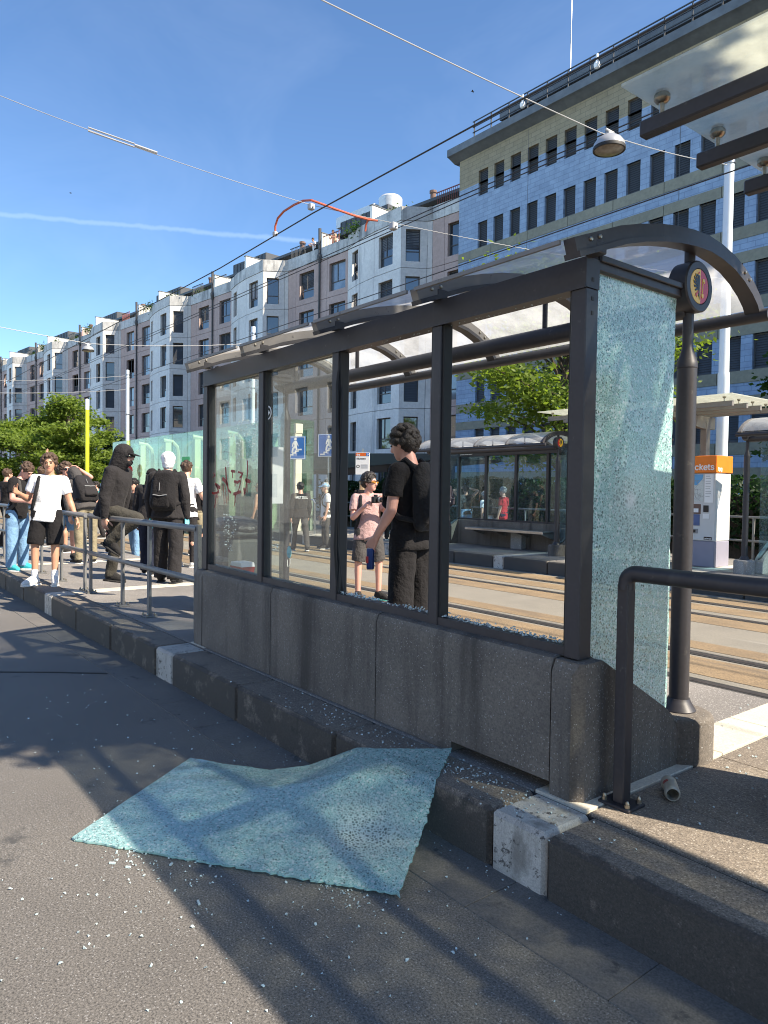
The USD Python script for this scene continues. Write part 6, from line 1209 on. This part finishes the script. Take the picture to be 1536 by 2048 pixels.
pb = person('figure in a black hoodie and white head cloth with a small backpack seen from behind', (-7.74, 1.24, HK), dirn(0.05, 1), 1.80, aL=((0.0, 0.22, -1), (0.12, 0.02, -1)), aR=((0.0, -0.22, -1), (0.15, -0.02, -1)), hair=('none', 'hair_black'), top=('hoodie', 'cloth_charcoal'), bottom=('trousers', 'cloth_charcoal'), hat=('wrap', 'cloth_white'), pack='cloth_black', seed=13, wide=1.3, lL=((0.14, 0.05, -1), (-0.02, 0, -1)), lR=((-0.10, -0.08, -1), (-0.16, 0, -1)), shoes=('trainer_black', 'trainer_black'))
for sh, el, wr_, ua, fa, sg in pb['arms']: obj('glove', soft(hand(wr_, fa, pb['T'] @ np.array([0.25, -sg, 0.0]), pb['T'] @ np.array([1.0, 0, 0.25]), 0.45, 1.12), .02, 2), 'glove_cyan', pb['prim'], smooth=True)
person('figure in a black cap with a black scarf tied behind the head, back turned', (-8.75, 1.35, HK), dirn(0.1, 1), 1.60, lean=(8, 0), hair=('none', 'hair_black'), top=('jacket', 'cloth_charcoal'), bottom=('trousers', 'navy'), hat=('cap', 'cloth_black'), neckerchief='cloth_charcoal', seed=15, lL=((0.2, 0.05, -1), (0.0, 0, -1)), lR=((-0.12, -0.05, -1), (-0.2, 0, -1)))
person('figure with a white sleeve and white trainers mostly hidden behind the small backpack', (-9.45, 2.22, HK), dirn(0.2, 1), 1.74, hair=('short', 'hair_brown'), top=('tee', 'cloth_white'), bottom=('slim', 'cloth_charcoal'), shoes=('trainer_white', 'sole_white'), seed=17, aR=((0.2, -0.4, -1), (0.9, 0.1, -0.2)))
pt = person('person in a black patch covered tee, grey cap and khaki shorts, back turned', (-13.9, 4.32, 0.004), dirn(0.15, 1), 1.70, hair=('short', 'hair_black'), top=('tee', 'cloth_black'), bottom=('shorts', 'khaki'), hat=('cap_back', 'cloth_grey'), seed=19, wide=1.1)
pr_ = np.random.default_rng(4); cols_ = ['can_red', 'khaki', 'cloth_teal', 'cap_beige', 'cloth_white', 'cloth_pink']
for i in range(14):
    a, c = pr_.uniform(-.12, .12), pr_.uniform(.02, .40); s1, s2 = pr_.uniform(.015, .035), pr_.uniform(.01, .025)
    obj('patch', MB().obox(pt['tp']((-.146 + .012*abs(a)/.12, a, c)), (pt['T'][:, 1], pt['T'][:, 2], pt['T'][:, 0]), (s1, s2, .006)).m, cols_[i % 6], pt['prim'])
person('person in a black tee and blue jeans bent over a phone at the left edge', (-10.35, -0.12, HK), dirn(0.95, -0.25), 1.70, lean=(10, 0), head=(0, 28, 0), aL=((0.35, 0.2, -1), (0.95, -0.2, 0.1)), aR=((0.35, -0.2, -1), (0.95, 0.2, 0.05)), skin='skin_pink', hair=('short', 'hair_brown'), top=('tee', 'cloth_black'), bottom=('jeans', 'denim'), shoes=('trainer_cyan', 'sole_white'), seed=23, wide=1.25, strap='cloth_grey')
person('bare armed person shading the eyes with a raised arm behind the one in jeans', (-11.6, 0.9, HK), dirn(0.5, -0.6), 1.72, aL=((0.55, 0.75, 0.30), (0.1, -0.85, 0.55)), aR=((0.4, -0.3, -0.7), (0.8, 0.5, 0.35)), skin='skin_pink', hair=('curly', 'hair_brown'), top=('vest', 'cloth_black'), bottom=('shorts', 'denim'), seed=25, glasses='lens_dark')
person('person in a grey bucket hat and black top far behind the white tee', (-17.0, 1.9, HK), dirn(0.4, -1), 1.68, hair=('long', 'hair_fair'), top=('jacket', 'cloth_black'), bottom=('trousers', 'cloth_black'), hat=('bucket', 'hair_grey'), seed=27)
person('person with one hand stretched up behind the white tee', (-13.2, 1.2, HK), dirn(0.2, 1), 1.70, aL=((0.1, 0.35, 0.95), (0.05, 0.1, 1)), skin='skin_tan', hair=('short', 'hair_black'), top=('vest', 'cloth_black'), bottom=('shorts', 'cloth_charcoal'), seed=29, curl=(0.1, 0.4))
person('person in a pale cloth hat and black vest just right of the white tee', (-12.6, 2.0, HK), dirn(0.7, 0.6), 1.66, skin='skin_pink', hair=('short', 'hair_grey'), top=('vest', 'cloth_black'), bottom=('slim', 'cloth_black'), hat=('wrap', 'hair_grey'), seed=31, aR=((0.1, -0.3, -1), (0.35, -0.1, -1)))
person('figure in a dark grey hooded jacket stooping behind the one on the railing', (-10.9, 1.05, HK), dirn(-0.75, 0.6), 1.76, lean=(34, 0), head=(0, 10, 0), hood='up', hair=('none', 'hair_black'), top=('hoodie', 'cloth_grey'), bottom=('trousers', 'khaki'), pack='cloth_charcoal', seed=33, aL=((0.5, 0.1, -0.9), (0.3, 0, -1)), aR=((0.5, -0.1, -0.9), (0.3, 0, -1)))
for i, (x, y, h, c, lab) in enumerate(((-30.5, 5.6, 1.70, 'cloth_black', 'tiny dark figure at the far left, head just over the railing'), (-24.0, 3.4, 1.74, 'cloth_charcoal', 'tiny figure in charcoal crossing the tracks behind the raised hand'), (-22.5, 5.0, 1.72, 'cloth_black', 'tiny figure in black before the trunk of the left tree'), (-20.0, 3.9, 1.70, 'cloth_teal', 'small figure in a teal top between the hooded sitter and the glass box'), (-26.5, 6.5, 1.75, 'cloth_white', 'tiny figure in a white top near the glass box'))):
    person(lab, (x, y, 0.004), dirn((-1)**i, 0.5*(i % 3)-0.5), h, top=('tee', c), bottom=('trousers', 'cloth_charcoal' if i % 2 else 'navy'), hair=('short', ('hair_black', 'hair_brown', 'hair_fair')[i % 3]), seed=40+i, lL=((0.22, 0.05, -1), (0.05, 0, -1)), lR=((-0.2, -0.05, -1), (-0.3, 0, -1)), edge=0.05)
for i, (x, y, h, tk2, c, lab) in enumerate(((-13.0, 2.6, 1.72, 'hoodie', 'cloth_black', 'figure in a plain black hoodie further back, right of the stooping one'), (-16.0, 1.5, 1.74, 'tee', 'cloth_black', 'figure in a black tee walking away behind the raised hand'), (-17.5, 3.6, 1.70, 'jacket', 'cloth_charcoal', 'figure in a charcoal jacket at mid distance below the yellow pole'), (-15.0, 0.6, 1.66, 'vest', 'cloth_black', 'bare shouldered figure in black between the phone user and the tree'))):
    person(lab, (x, y, HK if y < 2.2 else 0.004), dirn(0.3*(i-1), 1 if i % 2 else -1), h, top=(tk2, c), bottom=('trousers', 'cloth_black' if i % 2 else 'denim'), hair=('short', ('hair_black', 'hair_brown')[i % 2]), hat=('cap', 'cloth_black') if i == 0 else None, pack='cloth_charcoal' if i == 2 else None, seed=90+i, lL=((0.2, 0.05, -1), (0.05, 0, -1)), lR=((-0.18, -0.05, -1), (-0.28, 0, -1)), edge=0.04)
# people on the tracks and the far platform
pk_ = person('man in a black jacket with white letters striding across the tracks', (-13.66, 6.98, 0.004), dirn(-0.35, 0.9), 1.74, hair=('short', 'hair_black'), top=('jacket', 'cloth_charcoal'), bottom=('trousers', 'cloth_grey'), seed=51, lL=((0.36, 0.05, -1), (0.15, 0, -1)), lR=((-0.30, -0.05, -1), (-0.45, 0, -1)), aL=((-0.15, 0.25, -1), (0.1, 0, -1)), aR=((0.15, -0.25, -1), (0.3, 0, -1)))
x = meshkit.text_mesh('METZELL', 0.055, 0.004, True); v = x.vertices; ww = v[:, 0].max()
obj('back_lettering', (np.array([pk_['tp']((-.142 - q[2]*.5 + 0.06*abs(q[0]/ww-0.5)**2, .16 - q[0]*.32/ww, .40 + q[1])) for q in v]), x.faces), 'print_white', pk_['prim'])
person('bare chested person in a pale cap walking left of the shelter pole', (-14.6, 6.35, 0.004), dirn(-0.9, 0.3), 1.70, skin='skin_tan', hair=('short', 'hair_black'), top=('none', 'cloth_black'), bottom=('shorts', 'cloth_black'), hat=('cap', 'cap_beige'), seed=53, lL=((0.25, 0.05, -1), (0.0, 0, -1)), lR=((-0.2, -0.05, -1), (-0.3, 0, -1)))
person('man in a light blue cap and white shirt seen through the second window', (-13.9, 7.9, 0.004), dirn(-0.9, -0.3), 1.72, hair=('short', 'hair_grey'), top=('shirt', 'cloth_white'), bottom=('trousers', 'cloth_grey'), hat=('cap', 'cap_blue'), pack='cloth_black', seed=55)
person('person in a pale yellow cap and navy shorts left of the man in pink', (-13.6, 8.85, 0.25), dirn(0.1, 0.9), 1.55, hair=('long', 'hair_fair'), top=('tee', 'cloth_charcoal'), bottom=('shorts', 'navy'), hat=('cap', 'cap_beige'), seed=57, pack='cloth_black', skin='skin_pink')
person('hooded dark figure in a striped beanie right behind the man in pink', (-12.9, 9.3, 0.25), dirn(0.2, 0.8), 1.66, hair=('none', 'hair_black'), top=('hoodie', 'cloth_black'), bottom=('trousers', 'cloth_black'), hat=('wrap', 'cloth_black'), seed=59)
pc = person('hooded figure in a long plum coat standing on the far platform by the shelter end', (-10.55, 8.92, 0.25), dirn(-0.7, 0.5), 1.70, hood='up', hair=('none', 'hair_black'), top=('coat', 'cloth_plum'), bottom=('slim', 'cloth_black'), pack='cloth_plum', seed=61, shoes=('trainer_black', 'trainer_black'))
person('person in a white shirt with a bag behind the far shelter glass', (-12.0, 12.0, 0.0), dirn(-0.6, 0.8), 1.58, lean=(14, 0), hair=('short', 'hair_grey'), top=('shirt', 'cloth_white'), bottom=('trousers', 'khaki'), pack='cloth_charcoal', seed=63)
person('person with both arms folded overhead behind the far shelter', (-13.1, 12.2, 0.0), dirn(-0.2, 0.9), 1.72, aL=((0.2, 0.75, 0.65), (0.0, -0.95, 0.3)), aR=((0.2, -0.75, 0.65), (0.0, 0.95, 0.3)), skin='skin_tan', hair=('short', 'hair_black'), top=('vest', 'cloth_black'), bottom=('trousers', 'denim'), seed=65)
person('person in a red tee beside the pole of the far shelter', (-11.6, 12.15, 0.0), dirn(-0.8, 0.5), 1.68, hair=('short', 'hair_grey'), top=('tee', 'cloth_red'), bottom=('trousers', 'navy'), seed=67)
person('person in a high visibility vest among the people behind the far shelter', (-15.0, 12.1, 0.0), dirn(0.6, -0.5), 1.60, hair=('short', 'hair_brown'), top=('tee', 'hi_vis'), bottom=('trousers', 'cloth_charcoal'), seed=69)
person('person in a dark tee with reddish hair behind the left part of the far shelter', (-15.9, 12.0, 0.0), dirn(0.3, -0.8), 1.58, hair=('long', 'brick_brown'), top=('tee', 'cloth_black'), bottom=('trousers', 'cloth_grey'), seed=71)
for lab, s_, c, hat_ in (('onlooker in a yellow tee on the roof terrace next to the drain pipe', 12.3, 'cap_beige', None), ('onlooker in white leaning over the roof terrace wall left of the drain pipe', 14.6, 'cloth_white', None)):
    q = RO + RD*s_ + RN*(-0.45); person(lab, (q[0], q[1], TOP+0.75), (RN[0], RN[1]), 1.72, lean=(12, 0), skin='skin_tan', top=('tee', c), bottom=('shorts', 'cloth_grey'), seed=int(80+s_), aL=((0.4, 0.3, -0.9), (0.6, -0.3, 0.3)), aR=((0.4, -0.3, -0.9), (0.6, 0.3, 0.3)), edge=0.05)
